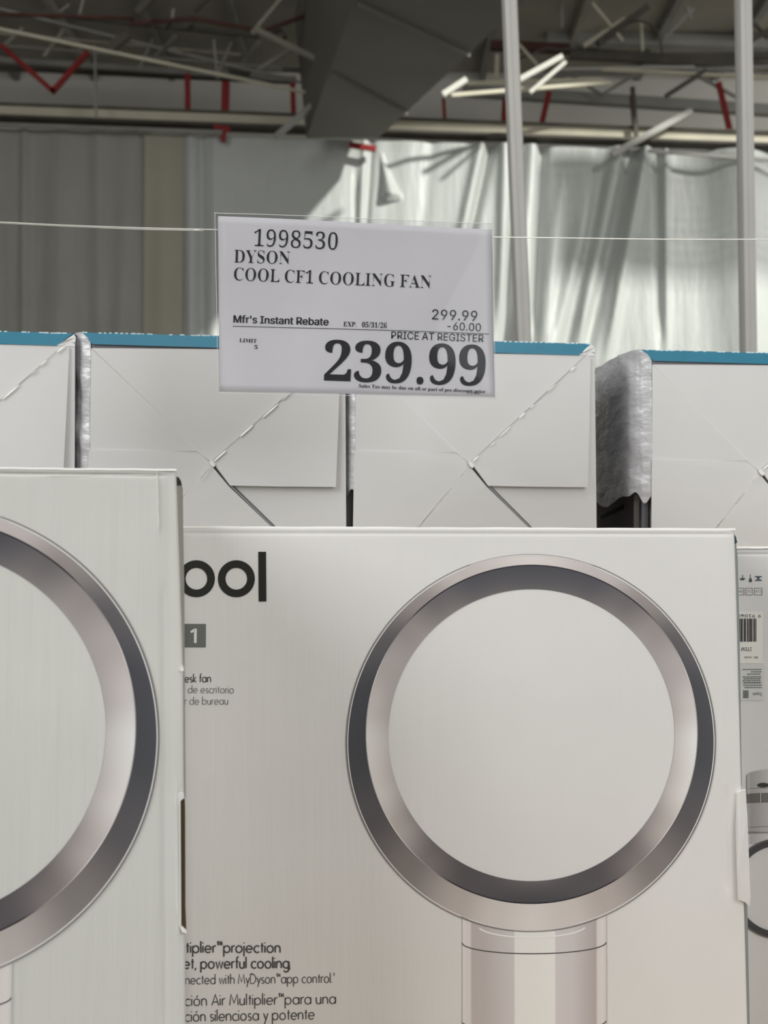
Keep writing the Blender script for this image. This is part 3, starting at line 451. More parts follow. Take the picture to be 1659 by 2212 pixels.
def glyph(font, ch, dx, dy):
    k = (id(font), ch, dx, dy)
    if k not in GC:
        adv, qs = parse(font[ch])
        if dx or dy:
            qs = [thin(q, dx, dy, sum(inside(q[0], r) for r in qs if r is not q) % 2 == 1) for q in qs]
        GC[k] = (adv, fill(qs))
    return GC[k]


def outline_text(mb, s, x0, y0, x1, y1, cap, to_world, font, dx=0, dy=0, capunits=700, space=260, track=0, sx0=0):
    """letters from outlines, fitted between two pixel ends of a baseline; cap = letter height in pixels"""
    adv = 0
    items = []
    for ch in s:
        if ch == ' ':
            adv += space
            continue
        a, (vs, fs) = glyph(font, ch, dx, dy)
        items.append((adv, vs, fs))
        adv += a + track
    lo = min(o + min(v[0] for v in vs) for o, vs, fs in items)
    hi = max(o + max(v[0] for v in vs) for o, vs, fs in items)
    bx, by = x1 - x0, y1 - y0
    L = math.hypot(bx, by)
    ex, ey = bx / L, by / L
    for o, vs, fs in items:
        pts = []
        for x, y in vs:
            t = (o + x - lo) / (hi - lo) * L
            h = y / capunits * cap
            pts.append(to_world(x0 + ex * t + ey * h, y0 + ey * t - ex * h))
        mb.add(pts, fs)


def arc(cx, cy, rx, ry, a0, a1, n=None):
    n = n or max(4, int(abs(a1 - a0) / 18))
    return [(cx + rx * math.cos(math.radians(a0 + (a1 - a0) * i / n)),
             cy + ry * math.sin(math.radians(a0 + (a1 - a0) * i / n))) for i in range(n + 1)]


O_ = arc(.5, .5, .5, .5, 0, 360, 22)
GEO = {  # round geometric lettering: advance, strokes; x-height 1
    'a': (1.22, [O_, [(1, 0), (1, 1)]]), 'b': (1.22, [O_, [(0, 0), (0, 1.7)]]),
    'c': (.98, [arc(.5, .5, .5, .5, 48, 312)]), 'd': (1.22, [O_, [(1, 0), (1, 1.7)]]),
    'e': (1.2, [arc(.5, .5, .5, .5, 0, 318), [(0, .5), (1, .5)]]),
    'f': (.62, [arc(.5, 1.38, .28, .32, 80, 180) + [(.22, 0)], [(0, 1), (.5, 1)]]),
    'g': (1.22, [O_, [(1, 1), (1, -.15)] + arc(.52, -.15, .48, .42, 0, -150)]),
    'h': (1.02, [[(0, 0), (0, 1.7)], arc(.4, .6, .4, .4, 180, 0) + [(.8, 0)]]),
    'i': (.24, [[(0, 0), (0, 1)], [(0, 1.36), (0, 1.5)]]),
    'j': (.24, [[(0, -.55), (0, 1)], [(0, 1.36), (0, 1.5)]]),
    'k': (.84, [[(0, 0), (0, 1.7)], [(.62, 1), (.04, .5), (.68, 0)]]),
    'l': (.24, [[(0, 0), (0, 1.7)]]),
    'm': (1.55, [[(0, 0), (0, 1)], arc(.33, .64, .33, .36, 180, 0) + [(.66, 0)], arc(.99, .64, .33, .36, 180, 0) + [(1.32, 0)]]),
    'n': (1.02, [[(0, 0), (0, 1)], arc(.4, .6, .4, .4, 180, 0) + [(.8, 0)]]),
    'o': (1.22, [O_]), 'p': (1.22, [O_, [(0, -.6), (0, 1)]]), 'q': (1.22, [O_, [(1, -.6), (1, 1)]]),
    'r': (.56, [[(0, 0), (0, 1)], arc(.36, .6, .36, .4, 180, 70)]),
    's': (.76, [arc(.3, .74, .24, .26, 40, 250) + arc(.3, .25, .27, .25, 80, -150)]),
    't': (.58, [[(.22, 0), (.22, 1.42)], [(0, 1), (.46, 1)]]),
    'u': (1.0, [[(0, 1)] + arc(.38, .4, .38, .4, 180, 360) + [(.76, 1)], [(.76, 1), (.76, 0)]]),
    'v': (.9, [[(0, 1), (.38, 0), (.76, 1)]]),
    'w': (1.36, [[(0, 1), (.3, 0), (.6, 1), (.9, 0), (1.2, 1)]]),
    'y': (.88, [[(0, 1), (.4, .08)], [(.78, 1), (.16, -.6)]]),
    'A': (1.3, [[(0, 0), (.58, 1.6), (1.16, 0)], [(.22, .5), (.94, .5)]]),
    'M': (1.6, [[(0, 0), (.2, 1.6), (.72, .3), (1.24, 1.6), (1.44, 0)]]),
    'D': (1.34, [[(0, 0), (0, 1.6), (.4, 1.6)] + arc(.4, .8, .8, .8, 90, -90) + [(0, 0)]]),
    'C': (1.4, [arc(.8, .8, .8, .8, 42, 318)]),
    'F': (.9, [[(0, 0), (0, 1.6), (.7, 1.6)], [(0, .85), (.62, .85)]]),
    'V': (1.2, [[(0, 1.6), (.52, 0), (1.04, 1.6)]]),
    'P': (1.0, [[(0, 0), (0, 1.6), (.4, 1.6)] + arc(.4, 1.2, .4, .4, 90, -90) + [(0, .8)]]),
    ',': (.3, [[(.1, .08), (-.02, -.26)]]), '.': (.3, [[(0, 0), (0, .12)]]),
    '\u00f3': (1.22, [O_, [(.45, 1.25), (.68, 1.5)]]),
    '\u2122': (1.0, [[(0, 1.6), (.34, 1.6)], [(.17, 1.6), (.17, 1.1)], [(.44, 1.1), (.5, 1.6), (.64, 1.25), (.78, 1.6), (.84, 1.1)]]),
    '\u00b9': (.3, [[(0, 1.5), (.1, 1.62), (.1, 1.15)]]),
    ' ': (.48, []),
}


def stroke_text(mb, s, suffix, x0, y0, x1, y1, xh, wt, to_world):
    """monoline letters; `suffix` is the part of s that spans the pixels x0..x1"""
    adv = 0
    pos = []
    for ch in s:
        pos.append(adv)
        adv += GEO[ch][0] + .11
    last = s[-1]
    end = pos[-1] + max(p[0] for st in GEO[last][1] for p in st)
    start = pos[len(s) - len(suffix)]
    L = x1 - x0
    k = L / (end - start)
    sl = (y1 - y0) / L
    for ch, o in zip(s, pos):
        for st in GEO[ch][1]:
            pts = [(x0 + (o + x - start) * k, y0 + sl * (o + x - start) * k - y * xh) for x, y in st]
            n = len(pts)
            closed = abs(pts[0][0] - pts[-1][0]) < 1e-6 and abs(pts[0][1] - pts[-1][1]) < 1e-6 and n > 3
            vs = []
            for i, p in enumerate(pts):
                a = pts[i - 1] if i else (pts[-2] if closed else p)
                b = pts[i + 1] if i < n - 1 else (pts[1] if closed else p)
                d1 = (p[0] - a[0], p[1] - a[1])
                d2 = (b[0] - p[0], b[1] - p[1])
                l1 = math.hypot(*d1) or 1
                l2 = math.hypot(*d2) or 1
                t = (d1[0] / l1 + d2[0] / l2, d1[1] / l1 + d2[1] / l2)
                l = math.hypot(*t) or 1
                tx, ty = t[0] / l, t[1] / l
                c = max(.5, l / 2 if (l1 != 1 or True) and i not in (0, n - 1) else 1)
                w = wt / 2 / c
                ex = 0
                vs.append(to_world(p[0] - ty * w, p[1] + tx * w))
                vs.append(to_world(p[0] + ty * w, p[1] - tx * w))
            mb.add(vs, [(2 * i, 2 * i + 1, 2 * i + 3, 2 * i + 2) for i in range(n - 1)])


def lerpk(keys, x):
    for (a, ca), (b, cb) in zip(keys, keys[1:]):
        if x <= b:
            t = (x - a) / (b - a)
            t = t * t * (3 - 2 * t)
            return tuple(p + (q - p) * t for p, q in zip(ca, cb))
    return keys[-1][1]


# ------------------------------------------------------------------ materials
BST = (1, 1, .06)
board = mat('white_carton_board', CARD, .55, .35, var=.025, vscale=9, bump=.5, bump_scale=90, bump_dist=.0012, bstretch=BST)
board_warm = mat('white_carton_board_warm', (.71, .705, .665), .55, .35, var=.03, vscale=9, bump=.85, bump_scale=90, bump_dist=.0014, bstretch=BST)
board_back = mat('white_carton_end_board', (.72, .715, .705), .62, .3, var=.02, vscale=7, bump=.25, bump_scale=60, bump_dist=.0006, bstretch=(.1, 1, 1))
board_edge = mat('torn_paper_edge', (.93, .92, .88), .8, .2)  # torn paper; on top flaps and the ridge it also paints light
board_in = mat('shaded_brown_corrugated', (.07, .048, .025), .8, .2, var=.15, vscale=60)
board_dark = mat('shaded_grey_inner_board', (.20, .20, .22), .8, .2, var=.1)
crease_m = mat('shade_and_panel_grey', (.30, .29, .28), .8, .2)
teal = mat('teal_print', rgb(38, 116, 142), .45, .5, var=.06, vscale=30)
teal_edge = mat('teal_glint_pale', (.62, .78, .82), .3, .6)
film = mat('crumpled_white_film', (.62, .62, .64), .28, .7, bump=.8, bump_scale=26, bump_dist=.006, bstretch=(1, 1, 2.2))
black_ink = mat('black_ink', ink(28, 28, 24), .45, .5)
grey_ink = mat('grey_ink', ink(98, 100, 97), .5, .4)
text_ink = mat('dark_grey_text_ink', ink(66, 64, 64), .5, .4)
text_soft = mat('soft_grey_text_ink', ink(112, 112, 112), .5, .4)
white_ink = mat('white_ink', (.82, .82, .80), .5, .4)
picture = mat('printed_picture_ink', (1, 1, 1), .42, .45, attr=True)
paper_m = mat('sign_paper', (.70, .685, .70), .7, .3, var=.03, vscale=14)
sign_ink = mat('sign_ink', (.018, .018, .022), .5, .4)
sign_ink_soft = mat('sign_ink_faded', (.09, .09, .095), .5, .4)
wire_m = mat('shiny_line', (.85, .85, .80), .18, .9, metal=.6)
post_m = mat('white_painted_post', (.47, .46, .43), .5, .4, var=.04)
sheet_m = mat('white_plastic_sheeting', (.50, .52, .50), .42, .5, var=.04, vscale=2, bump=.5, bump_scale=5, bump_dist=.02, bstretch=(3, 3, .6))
sheet_shaded = mat('shaded_plastic_sheeting', (.35, .345, .315), .5, .4, var=.05, vscale=2, bump=.5, bump_scale=5, bump_dist=.02, bstretch=(3, 3, .5))  # shade at the far left put into a darker sheeting colour
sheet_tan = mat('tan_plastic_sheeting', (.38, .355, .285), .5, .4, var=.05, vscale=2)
steel = mat('cream_painted_steel', (.62, .58, .46), .6, .3, var=.1, vscale=4)
white_m = mat('sunlit_cream_steel', (.78, .77, .70), .5, .4)  # paler copy of the cream steel: sunlight put into the bars' colour
steel_mid = mat('dull_cream_steel', (.36, .34, .28), .6, .3, var=.1, vscale=4)
steel_dark = mat('dark_steel', (.11, .10, .085), .7, .3, var=.2, vscale=5)
steel_grey = mat('grey_steel', (.30, .295, .27), .6, .3, var=.15, vscale=5)
red_m = mat('red_paint', (.26, .014, .013), .55, .4, var=.15, vscale=8)
rust_m = mat('rust_brown_paint', (.10, .045, .035), .7, .3, var=.2, vscale=8)
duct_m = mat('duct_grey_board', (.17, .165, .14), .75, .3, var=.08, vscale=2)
duct_side_m = mat('duct_side_sheet', (.34, .34, .31), .7, .3, var=.08, vscale=2)  # paler than the underside: light on the duct side put into the grey
deck_m = mat('roof_deck', (.42, .395, .34), .8, .2, var=.15, vscale=1.5)
wall_m = mat('upper_wall_panel', (.72, .70, .64), .8, .2, var=.08, vscale=1.2)
floor_m = mat('concrete_floor', (.30, .29, .27), .5, .4, var=.15, vscale=1.5)
timber = mat('pallet_timber', (.42, .29, .16), .8, .2, var=.2, vscale=12)

clear = bpy.data.materials.new('clear_sleeve')
clear.use_nodes = True
nt = clear.node_tree
nt.nodes.remove(nt.nodes['Principled BSDF'])
tr = nt.nodes.new('ShaderNodeBsdfTransparent')
tr.inputs[0].default_value = (.93, .93, .94, 1)
gl = nt.nodes.new('ShaderNodeBsdfGlossy')
gl.inputs['Roughness'].default_value = .03
gl.inputs['Color'].default_value = (.9, .9, .9, 1)
ms = nt.nodes.new('ShaderNodeMixShader')
ms.inputs[0].default_value = .006
nt.links.new(tr.outputs[0], ms.inputs[1])
nt.links.new(gl.outputs[0], ms.inputs[2])
nt.links.new(ms.outputs[0], nt.nodes['Material Output'].inputs[0])

# ------------------------------------------------------------------ the building: floor, walls, roof
ZB = EYE - 0.46                       # underside of the upright cartons
MB().box((-9, -15, -.1), (12, 10, 0)).build('floor', floor_m, kind='structure')
MB().box((-9, 9.5, 0), (12, 9.7, EYE + 4.1)).build('wall_back', wall_m, kind='structure')
MB().box((-9.2, -15, 0), (-9, 9.7, EYE + 4.1)).build('wall_left', wall_m, kind='structure')
ZR = EYE + 3.85
rf = MB()
SX0, SX1, SY0, SY1 = 1.35, 7.2, 3.3, 6.3     # skylight opening in the roof, right of the view
rf.box((-9, -15, ZR), (SX0, 9.5, ZR + .15))
rf.box((SX1, -15, ZR), (12, 9.5, ZR + .15))
rf.box((SX0, -15, ZR), (SX1, SY0, ZR + .15))
rf.box((SX0, SY1, ZR), (SX1, 9.5, ZR + .15))
ceiling = rf.build('ceiling', deck_m, kind='structure')
# added slats, out of view, that dim part of the sunlit sheeting
for i in range(11):
    y = 4.75 + i * .125
    x = 2.75 + (6.1 - y) * .88
    MB().box((x, y, ZR - .03), (x + .75, y + .062, ZR + .0)).build('shading_slat', steel_grey, ceiling)
    MB().box((x + .76, y, ZR - .03), (x + 3.0, y + .028, ZR + .0)).build('shading_slat', steel_grey, ceiling)
# ribs of the roof deck
for i in range(14):
    x = -4.2 + i * .62
    MB().box((x, 6.7, ZR - .07), (x + .05, 9.5, ZR)).build('rib', steel_grey if i % 3 else deck_m, ceiling)


def px_bar(p, Yp, q, Yq, wpx, depth=None):
    a, b = P(*p, Yp), P(*q, Yq)
    w = wpx * (Yp + Yq) / 2 / F
    return MB().bar(a, b, w, depth or w)


# main beam that carries the sheeting
bt = thing('roof_beam', 'long cream horizontal beam above the hanging sheeting, crossing behind both posts', 'beam', P(830, 265, 7.85))
a0, a1 = P(-420, 222, 7.98), P(2100, 315, 7.98)
for nm, dz0, dz1, yy0, yy1, m in (('web', -.045, .03, .0, .05, steel), ('upper_flange', .03, .042, -.03, .09, steel_dark), ('lower_flange', -.062, -.045, -.05, .09, steel_dark)):
    mb = MB()
    mb.hexa([a0 + Vector((0, yy0, dz0)), a1 + Vector((0, yy0, dz0 - .0)), a1 + Vector((0, yy1, dz0)), a0 + Vector((0, yy1, dz0)),
             a0 + Vector((0, yy0, dz1)), a1 + Vector((0, yy0, dz1)), a1 + Vector((0, yy1, dz1)), a0 + Vector((0, yy1, dz1))])
    mb.build(nm, m, bt)
# pipe hanging under it at the left and the batten at the right
o = px_bar((-300, 258), 7.9, (480, 286), 7.9, 7).build('conduit_pipe', steel_grey, cat='pipe',
        label='thin grey conduit running just under the left half of the cream beam')
o = px_bar((1400, 326), 7.9, (1900, 364), 7.9, 7).build('curtain_batten', post_m, cat='batten',
        label='pale batten along the top hem of the bright sheeting, behind the right post')

# duct: a deep box running obliquely to the back of the hall
dt = thing('duct', 'large dark box duct slanting down across the middle of the roof', 'duct', P(860, 180, 6.6))


def R_(Y):
    return .6 - .373 * (Y - 6)


def L_(Y):
    return -.134 - .185 * (Y - 5.82)


zu = EYE + 2.69
ya, yb = 4.4, 7.7
mb = MB()
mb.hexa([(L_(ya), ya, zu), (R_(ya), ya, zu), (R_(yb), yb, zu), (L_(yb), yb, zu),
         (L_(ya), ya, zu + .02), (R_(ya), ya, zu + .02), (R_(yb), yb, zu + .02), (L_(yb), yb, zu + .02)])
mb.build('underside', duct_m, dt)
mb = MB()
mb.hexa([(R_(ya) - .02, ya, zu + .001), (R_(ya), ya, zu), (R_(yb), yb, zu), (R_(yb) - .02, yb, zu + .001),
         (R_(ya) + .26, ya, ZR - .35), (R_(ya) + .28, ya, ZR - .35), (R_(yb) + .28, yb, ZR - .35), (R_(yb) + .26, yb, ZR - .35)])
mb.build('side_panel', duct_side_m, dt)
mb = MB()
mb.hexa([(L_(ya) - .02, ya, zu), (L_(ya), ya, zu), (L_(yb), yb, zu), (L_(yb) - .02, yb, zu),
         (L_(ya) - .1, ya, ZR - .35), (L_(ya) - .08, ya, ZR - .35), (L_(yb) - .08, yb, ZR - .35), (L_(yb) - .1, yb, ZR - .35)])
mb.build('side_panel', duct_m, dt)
for Y in (4.9, 5.78, 6.64):
    a, b = Vector((L_(Y), Y, zu - .008)), Vector((R_(Y + .6), Y + .6, zu - .008))
    MB().bar(a, b, .03, .014).build('seam_strip', duct_m, dt)

# trusses: chords and web bars, one thing per truss
def truss(name, label, origin, bars, group='roof trusses'):
    t = thing(name, label, 'truss', P(*origin), group=group)
    for nm, p, Yp, q, Yq, w, m in bars:
        px_bar(p, Yp, q, Yq, w).build(nm, m, t)
    return t


truss('roof_truss', 'pale slender truss with dark web bars, upper left of the roof', (400, 100, 7.2), [
    ('chord', (-120, 38), 7.0, (700, 208), 7.6, 6, steel),
    ('chord', (-120, -10), 7.3, (690, 188), 7.8, 5, steel_grey),
    ('chord', (550, 62), 6.9, (860, 215), 7.4, 10, steel_mid),
    ('web_bar', (235, 108), 7.3, (277, 74), 7.3, 18, steel_dark),
    ('web_bar', (295, 30), 7.0, (335, -12), 7.0, 14, steel_dark),
    ('web_bar', (420, 25), 7.4, (455, -8), 7.4, 7, steel_dark),
    ('web_bar', (352, 108), 7.4, (388, 80), 7.4, 8, steel_dark),
    ('web_bar', (545, 72), 7.0, (630, -30), 7.0, 8, steel_mid),
    ('web_bar', (640, 100), 7.4, (560, 150), 7.6, 8, steel_grey),
    ('web_bar', (10, 98), 7.6, (50, 60), 7.6, 6, steel_grey),
    ('web_bar', (205, 95), 7.7, (208, 255), 7.7, 5, steel_grey),
    ('web_bar', (462, 85), 7.5, (470, 170), 7.6, 5, steel_grey),
    ('chord', (-120, 62), 7.6, (520, 118), 7.7, 4, steel_mid),
    ('chord', (-120, 88), 8.0, (640, 150), 8.0, 4, steel_grey),
    ('web_bar', (95, 122), 7.8, (140, 62), 7.8, 6, steel_mid),
    ('web_bar', (330, 85), 7.9, (300, 150), 7.9, 5, steel_grey),
    ('web_bar', (182, -8), 7.4, (170, 40), 7.4, 5, steel_mid),
    ('web_bar', (500, 90), 7.9, (470, 160), 7.9, 5, steel_mid),
    ('web_bar', (375, 20), 7.2, (372, 44), 7.2, 6, steel_mid),
])
truss('roof_truss', 'low dark truss with a rusty red chord running from the upper left corner', (300, 55, 7.6), [
    ('chord', (-80, 10), 7.5, (560, 78), 7.7, 9, steel_dark),
    ('chord', (-80, 28), 7.2, (290, 40), 7.2, 7, rust_m),
    ('chord', (280, 52), 7.2, (420, 40), 7.2, 8, rust_m),
    ('chord', (420, 40), 7.2, (560, 66), 7.2, 8, rust_m),
    ('chord', (560, 70), 7.3, (780, -10), 7.3, 7, rust_m),
    ('web_bar', (350, 62), 7.6, (380, 35), 7.6, 6, steel_dark),
    ('web_bar', (400, 62), 7.6, (430, 38), 7.6, 6, steel_dark),
    ('web_bar', (120, 34), 7.6, (150, 10), 7.6, 5, steel_grey),
    ('web_bar', (590, 60), 7.4, (612, 85), 7.4, 20, steel_dark),
    ('web_bar', (700, 52), 7.4, (770, 44), 7.4, 12, steel_dark),
])
truss('roof_truss', 'dark purlin truss along the top of the left wall panel', (320, 150, 9.0), [
    ('chord', (-200, 118), 8.6, (640, 172), 8.6, 12, steel_grey),
    ('chord', (-200, 138), 8.7, (640, 178), 8.7, 8, steel_dark),
    ('web_bar', (495, 150), 8.4, (540, 158), 8.4, 12, steel_dark),
    ('web_bar', (330, 128), 8.5, (380, 78), 8.3, 6, steel_grey),
    ('web_bar', (520, 140), 8.5, (560, 90), 8.3, 6, steel_grey),
])
truss('roof_truss', 'dark grey knee brace with a cluster of plates left of the slanting duct', (680, 220, 7.4), [
    ('strut', (594, 297), 7.4, (700, 206), 7.4, 12, steel_grey),
    ('plate', (700, 192), 7.5, (790, 190), 7.5, 16, steel_dark),
    ('plate', (705, 214), 7.5, (740, 218), 7.5, 14, steel_dark),
    ('strut', (760, 190), 7.6, (764, 260), 7.6, 6, steel_grey),
    ('strut', (610, 150), 7.6, (656, 153), 7.6, 8, steel_dark),
])
truss('roof_truss', 'sunlit cream truss bars meeting at the bright joint right of the slanting duct', (1100, 180, 6.5), [
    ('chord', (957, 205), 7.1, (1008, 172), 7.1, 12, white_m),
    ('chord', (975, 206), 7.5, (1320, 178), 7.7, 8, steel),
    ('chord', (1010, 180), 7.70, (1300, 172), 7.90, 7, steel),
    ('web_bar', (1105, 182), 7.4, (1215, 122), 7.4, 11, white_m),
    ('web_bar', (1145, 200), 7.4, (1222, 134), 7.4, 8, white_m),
    ('web_bar', (1074, 118), 7.80, (1072, 170), 7.80, 9, steel),
    ('web_bar', (1120, 95), 7.85, (1160, 140), 7.85, 6, steel),
])
truss('roof_truss', 'dark truss with a curved brace and a Y brace at the top right', (1400, 90, 6.7), [
    ('chord', (1060, 98), 8.4, (1230, 106), 8.4, 18, rust_m),
    ('chord', (1230, 108), 8.4, (1420, 122), 8.4, 12, steel_dark),
    ('chord', (1420, 124), 8.4, (1760, 120), 8.4, 14, steel_dark),
    ('chord', (1180, 82), 8.8, (1760, 98), 8.8, 26, steel_grey),
    ('chord', (1180, 60), 9.1, (1320, 0), 9.1, 9, steel_grey),
    ('web_bar', (1290, 95), 8.2, (1400, 15), 8.2, 14, steel_dark),
    ('web_bar', (1260, 100), 8.3, (1350, 40), 8.3, 8, steel),
    ('web_bar', (1270, -5), 8.2, (1345, 88), 8.2, 6, steel),
    ('web_bar', (1434, 85), 8.2, (1498, 18), 8.2, 6, steel_grey),
    ('web_bar', (1484, 15), 8.2, (1492, 40), 8.2, 7, steel_grey),
    ('web_bar', (1385, 50), 8.3, (1388, 110), 8.3, 6, steel),
    ('web_bar', (1213, -5), 8.3, (1214, 62), 8.3, 6, steel_grey),
    ('web_bar', (1620, 90), 8.1, (1668, 60), 8.1, 9, steel_dark),
    ('web_bar', (1628, 50), 8.1, (1660, 84), 8.1, 6, steel_dark),
])
t = thing('cable_loop', 'dark cable hanging in a loop under the top right truss', 'cable', P(1400, 60, 8.15))
MB().tube([P(x, y, 8.15) for x, y in ((1362, 48), (1382, 44), (1404, 52), (1420, 70), (1428, 92), (1430, 114))], .008).build('cable', steel_dark, t, smooth=True)
t = thing('cable_loop', 'drooping cable in front of the rusty chord beside the left post', 'cable', P(1180, 110, 8.1))
MB().tube([P(x, y, 8.3) for x, y in ((1115, 128), (1145, 118), (1180, 104), (1215, 108), (1250, 100))], .009).build('cable', steel_dark, t, smooth=True)
truss('roof_truss', 'long brown purlin truss behind both posts above the cream beam', (1400, 215, 8.4), [
    ('chord', (1000, 196), 8.4, (1800, 248), 8.4, 22, duct_side_m),
    ('chord', (1130, 165), 8.0, (1800, 140), 8.0, 8, steel_grey),
    ('chord', (1300, 150), 7.9, (1800, 175), 7.9, 7, steel),
    ('chord', (1200, 150), 7.9, (1500, 145), 7.9, 6, post_m),
    ('strut', (1215, 150), 8.2, (1300, 205), 8.2, 6, steel_grey),
    ('strut', (1300, 205), 8.2, (1390, 150), 8.2, 6, steel_grey),
    ('strut', (1500, 160), 8.2, (1600, 215), 8.2, 6, steel_grey),
    ('chord', (1230, 120), 8.3, (1800, 150), 8.3, 14, steel_dark),
    ('strut', (1438, 208), 7.9, (1525, 152), 7.9, 9, steel_dark),
])
o = px_bar((1322, 334), 7.885, (1494, 240), 7.885, 13).build('brace_tube', post_m, cat='brace', label='pale slanting tube crossing in front of the cream beam between the posts')
o = px_bar((1366, 188), 7.93, (1376, 312), 7.93, 9).build('hanger_rod', steel_dark, cat='hanger', label='dark vertical rod dropping to the cream beam beside the slanting pale tube')

# red hangers and the red V brace
vt = thing('red_brace', 'bright red V shaped brace at the far upper left', 'brace', P(115, 195, 7.6))
px_bar((2, 98), 7.6, (118, 200), 7.6, 10).build('strut', red_m, vt)
px_bar((112, 200), 7.6, (190, 112), 7.6, 10).build('strut', red_m, vt)
RED = [((405, 160), (406, 240), 12, 'red strap between the red V brace and the wide red bracket'),
       ((632, 170), (634, 245), 11, 'red strap over the beam close to the dark grey knee brace'),
       ((1186, 198), (1171, 264), 12, 'red strap leaning left, just right of the left white post'),
       ((1365, 206), (1373, 286), 11, 'upright red strap beside the dark vertical rod'),
       ((1552, 178), (1578, 288), 12, 'red strap leaning right, just left of the right white post'),
       ((1092, 214), (1089, 268), 14, 'sunlit red strap touching the left edge of the left white post'),
       ((958, 212), (961, 264), 7, 'narrow orange red strap at the lower end of the slanting duct')]
for p, q, w, lb in RED:
    px_bar(p, 8.02, q, 8.02, w, .02).build('red_strap', red_m, cat='strap', label=lb, group='red straps above the beam')
rt = thing('red_bracket', 'wide red bracket wrapping over the cream beam above the left sheeting', 'bracket', P(485, 235, 7.8))
px_bar((488, 178), 8.0, (486, 246), 8.0, 16).build('strap', red_m, rt)
px_bar((462, 274), 7.93, (498, 280), 7.93, 10).build('clip', red_m, rt)
px_bar((484, 278), 7.93, (482, 306), 7.93, 11).build('hook', red_m, rt)
px_bar((755, 313), 7.9, (812, 322), 7.9, 11).build('red_clamp', red_m, cat='clamp', label='small red clamp where the sunlit sheeting begins under the beam')

# ------------------------------------------------------------------ plastic sheeting
def smooth1(x):
    return math.exp(-x * x)


def sheet(name, label, x0, x1, ytop, m, Y0, folds, extra=None, seed=0, nu=200, nv=70, group=None, zlow=0.0):
    vs, fs = [], []
    topz = [P(x0 + (x1 - x0) * i / nu, ytop(x0 + (x1 - x0) * i / nu), Y0).z for i in range(nu + 1)]
    for j in range(nv + 1):
        for i in range(nu + 1):
            px = x0 + (x1 - x0) * i / nu
            X = (px - W / 2) / F * Y0
            z = topz[i] + (zlow - topz[i]) * (j / nv) ** 1.3
            py = H / 2 + F * math.tan(PITCH) - (z - EYE) / Y0 * F
            d = 0
            for (ax, ay), (bx, by), wd, dp in folds:
                t = (py - ay) / (by - ay)
                cx = ax + (bx - ax) * t
                fall = 1.0 if 0 <= t <= 1.6 else math.exp(-(min(abs(t), abs(t - 1.6)) * 2.2) ** 2)
                d += dp * fall * smooth1((px - cx) / wd)
            d += .010 * noise.noise(Vector((X * 5 + seed, z * .8, 3.1))) + .018 * noise.noise(Vector((X * 1.7, z * .5, seed + 9.0)))
            if extra:
                d += extra(px, py)
            vs.append(Vector((X, Y0 - d, z)))
    for j in range(nv):
        for i in range(nu):
            a = j * (nu + 1) + i
            fs.append((a, a + 1, a + nu + 2, a + nu + 1))
    mb = MB()
    mb.add(vs, fs)
    o = mb.build(name, m, smooth=True, label=label, cat='curtain', group=group)
    md = o.modifiers.new('thickness', 'SOLIDIFY')
    md.thickness = .002
    return o


GRP = 'hanging plastic sheets'
sheet('plastic_sheet', 'sheet hanging in shade, the shade put into its grey, at the far left under the beam', -420, 322, lambda x: 280 + x * .02, sheet_shaded, 8.02,
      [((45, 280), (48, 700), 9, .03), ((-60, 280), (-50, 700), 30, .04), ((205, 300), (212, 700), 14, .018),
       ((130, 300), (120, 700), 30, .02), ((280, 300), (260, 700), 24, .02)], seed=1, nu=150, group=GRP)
sheet('plastic_sheet', 'narrow tan strip of sheet between the shaded sheet and the wide sheet', 305, 392, lambda x: 283 + x * .02, sheet_tan, 7.97,
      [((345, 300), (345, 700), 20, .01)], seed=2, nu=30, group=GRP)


def pouch(px, py):
    # a bell shaped bulge in the sunlit sheet
    if 318 < py < 424:
        t = (py - 318) / 106
        cx = 822 + 24 * t
        half = 5 + 21 * t ** 2.2
        return .10 * t * max(0, 1 - ((px - cx) / half) ** 2)
    return 0


sheet('plastic_sheet', 'wide white sheet, shaded at the left and sunlit with slanting folds at the right', 376, 2050,
      lambda x: 292 + (x - 376) * .028, sheet_m, 8.0,
      [((408, 300), (410, 700), 9, 0.028), ((460, 300), (458, 700), 12, 0.020), ((430, 300), (436, 700), 8, -0.020),
       ((768, 420), (770, 520), 5, -0.030), ((800, 330), (788, 500), 7, -0.030), ((786, 330), (778, 500), 7, 0.020),
       ((880, 300), (870, 500), 20, 0.012), ((935, 300), (915, 500), 14, -0.012),
       ((1062, 310), (1018, 500), 10, -0.072), ((1040, 310), (1000, 500), 12, 0.051), ((1092, 330), (1088, 520), 12, 0.051),
       ((1110, 500), (1088, 740), 12, -0.058), ((1130, 500), (1120, 740), 14, 0.043),
       ((1176, 320), (1164, 520), 11, -0.065), ((1152, 330), (1146, 520), 13, 0.043),
       ((1200, 500), (1176, 740), 18, 0.043),
       ((1372, 330), (1322, 540), 14, -0.072), ((1396, 330), (1356, 540), 11, 0.051), ((1335, 330), (1290, 540), 16, 0.043),
       ((1285, 480), (1228, 740), 18, -0.051), ((1250, 540), (1200, 740), 16, 0.036),
       ((1428, 320), (1430, 520), 8, -0.036), ((1445, 320), (1444, 520), 9, 0.029),
       ((1590, 340), (1600, 740), 60, 0.072), ((1530, 420), (1560, 740), 60, -0.043),
       ((1720, 340), (1700, 740), 40, -0.058)],
      pouch, seed=3, nu=520, nv=150, group=GRP)

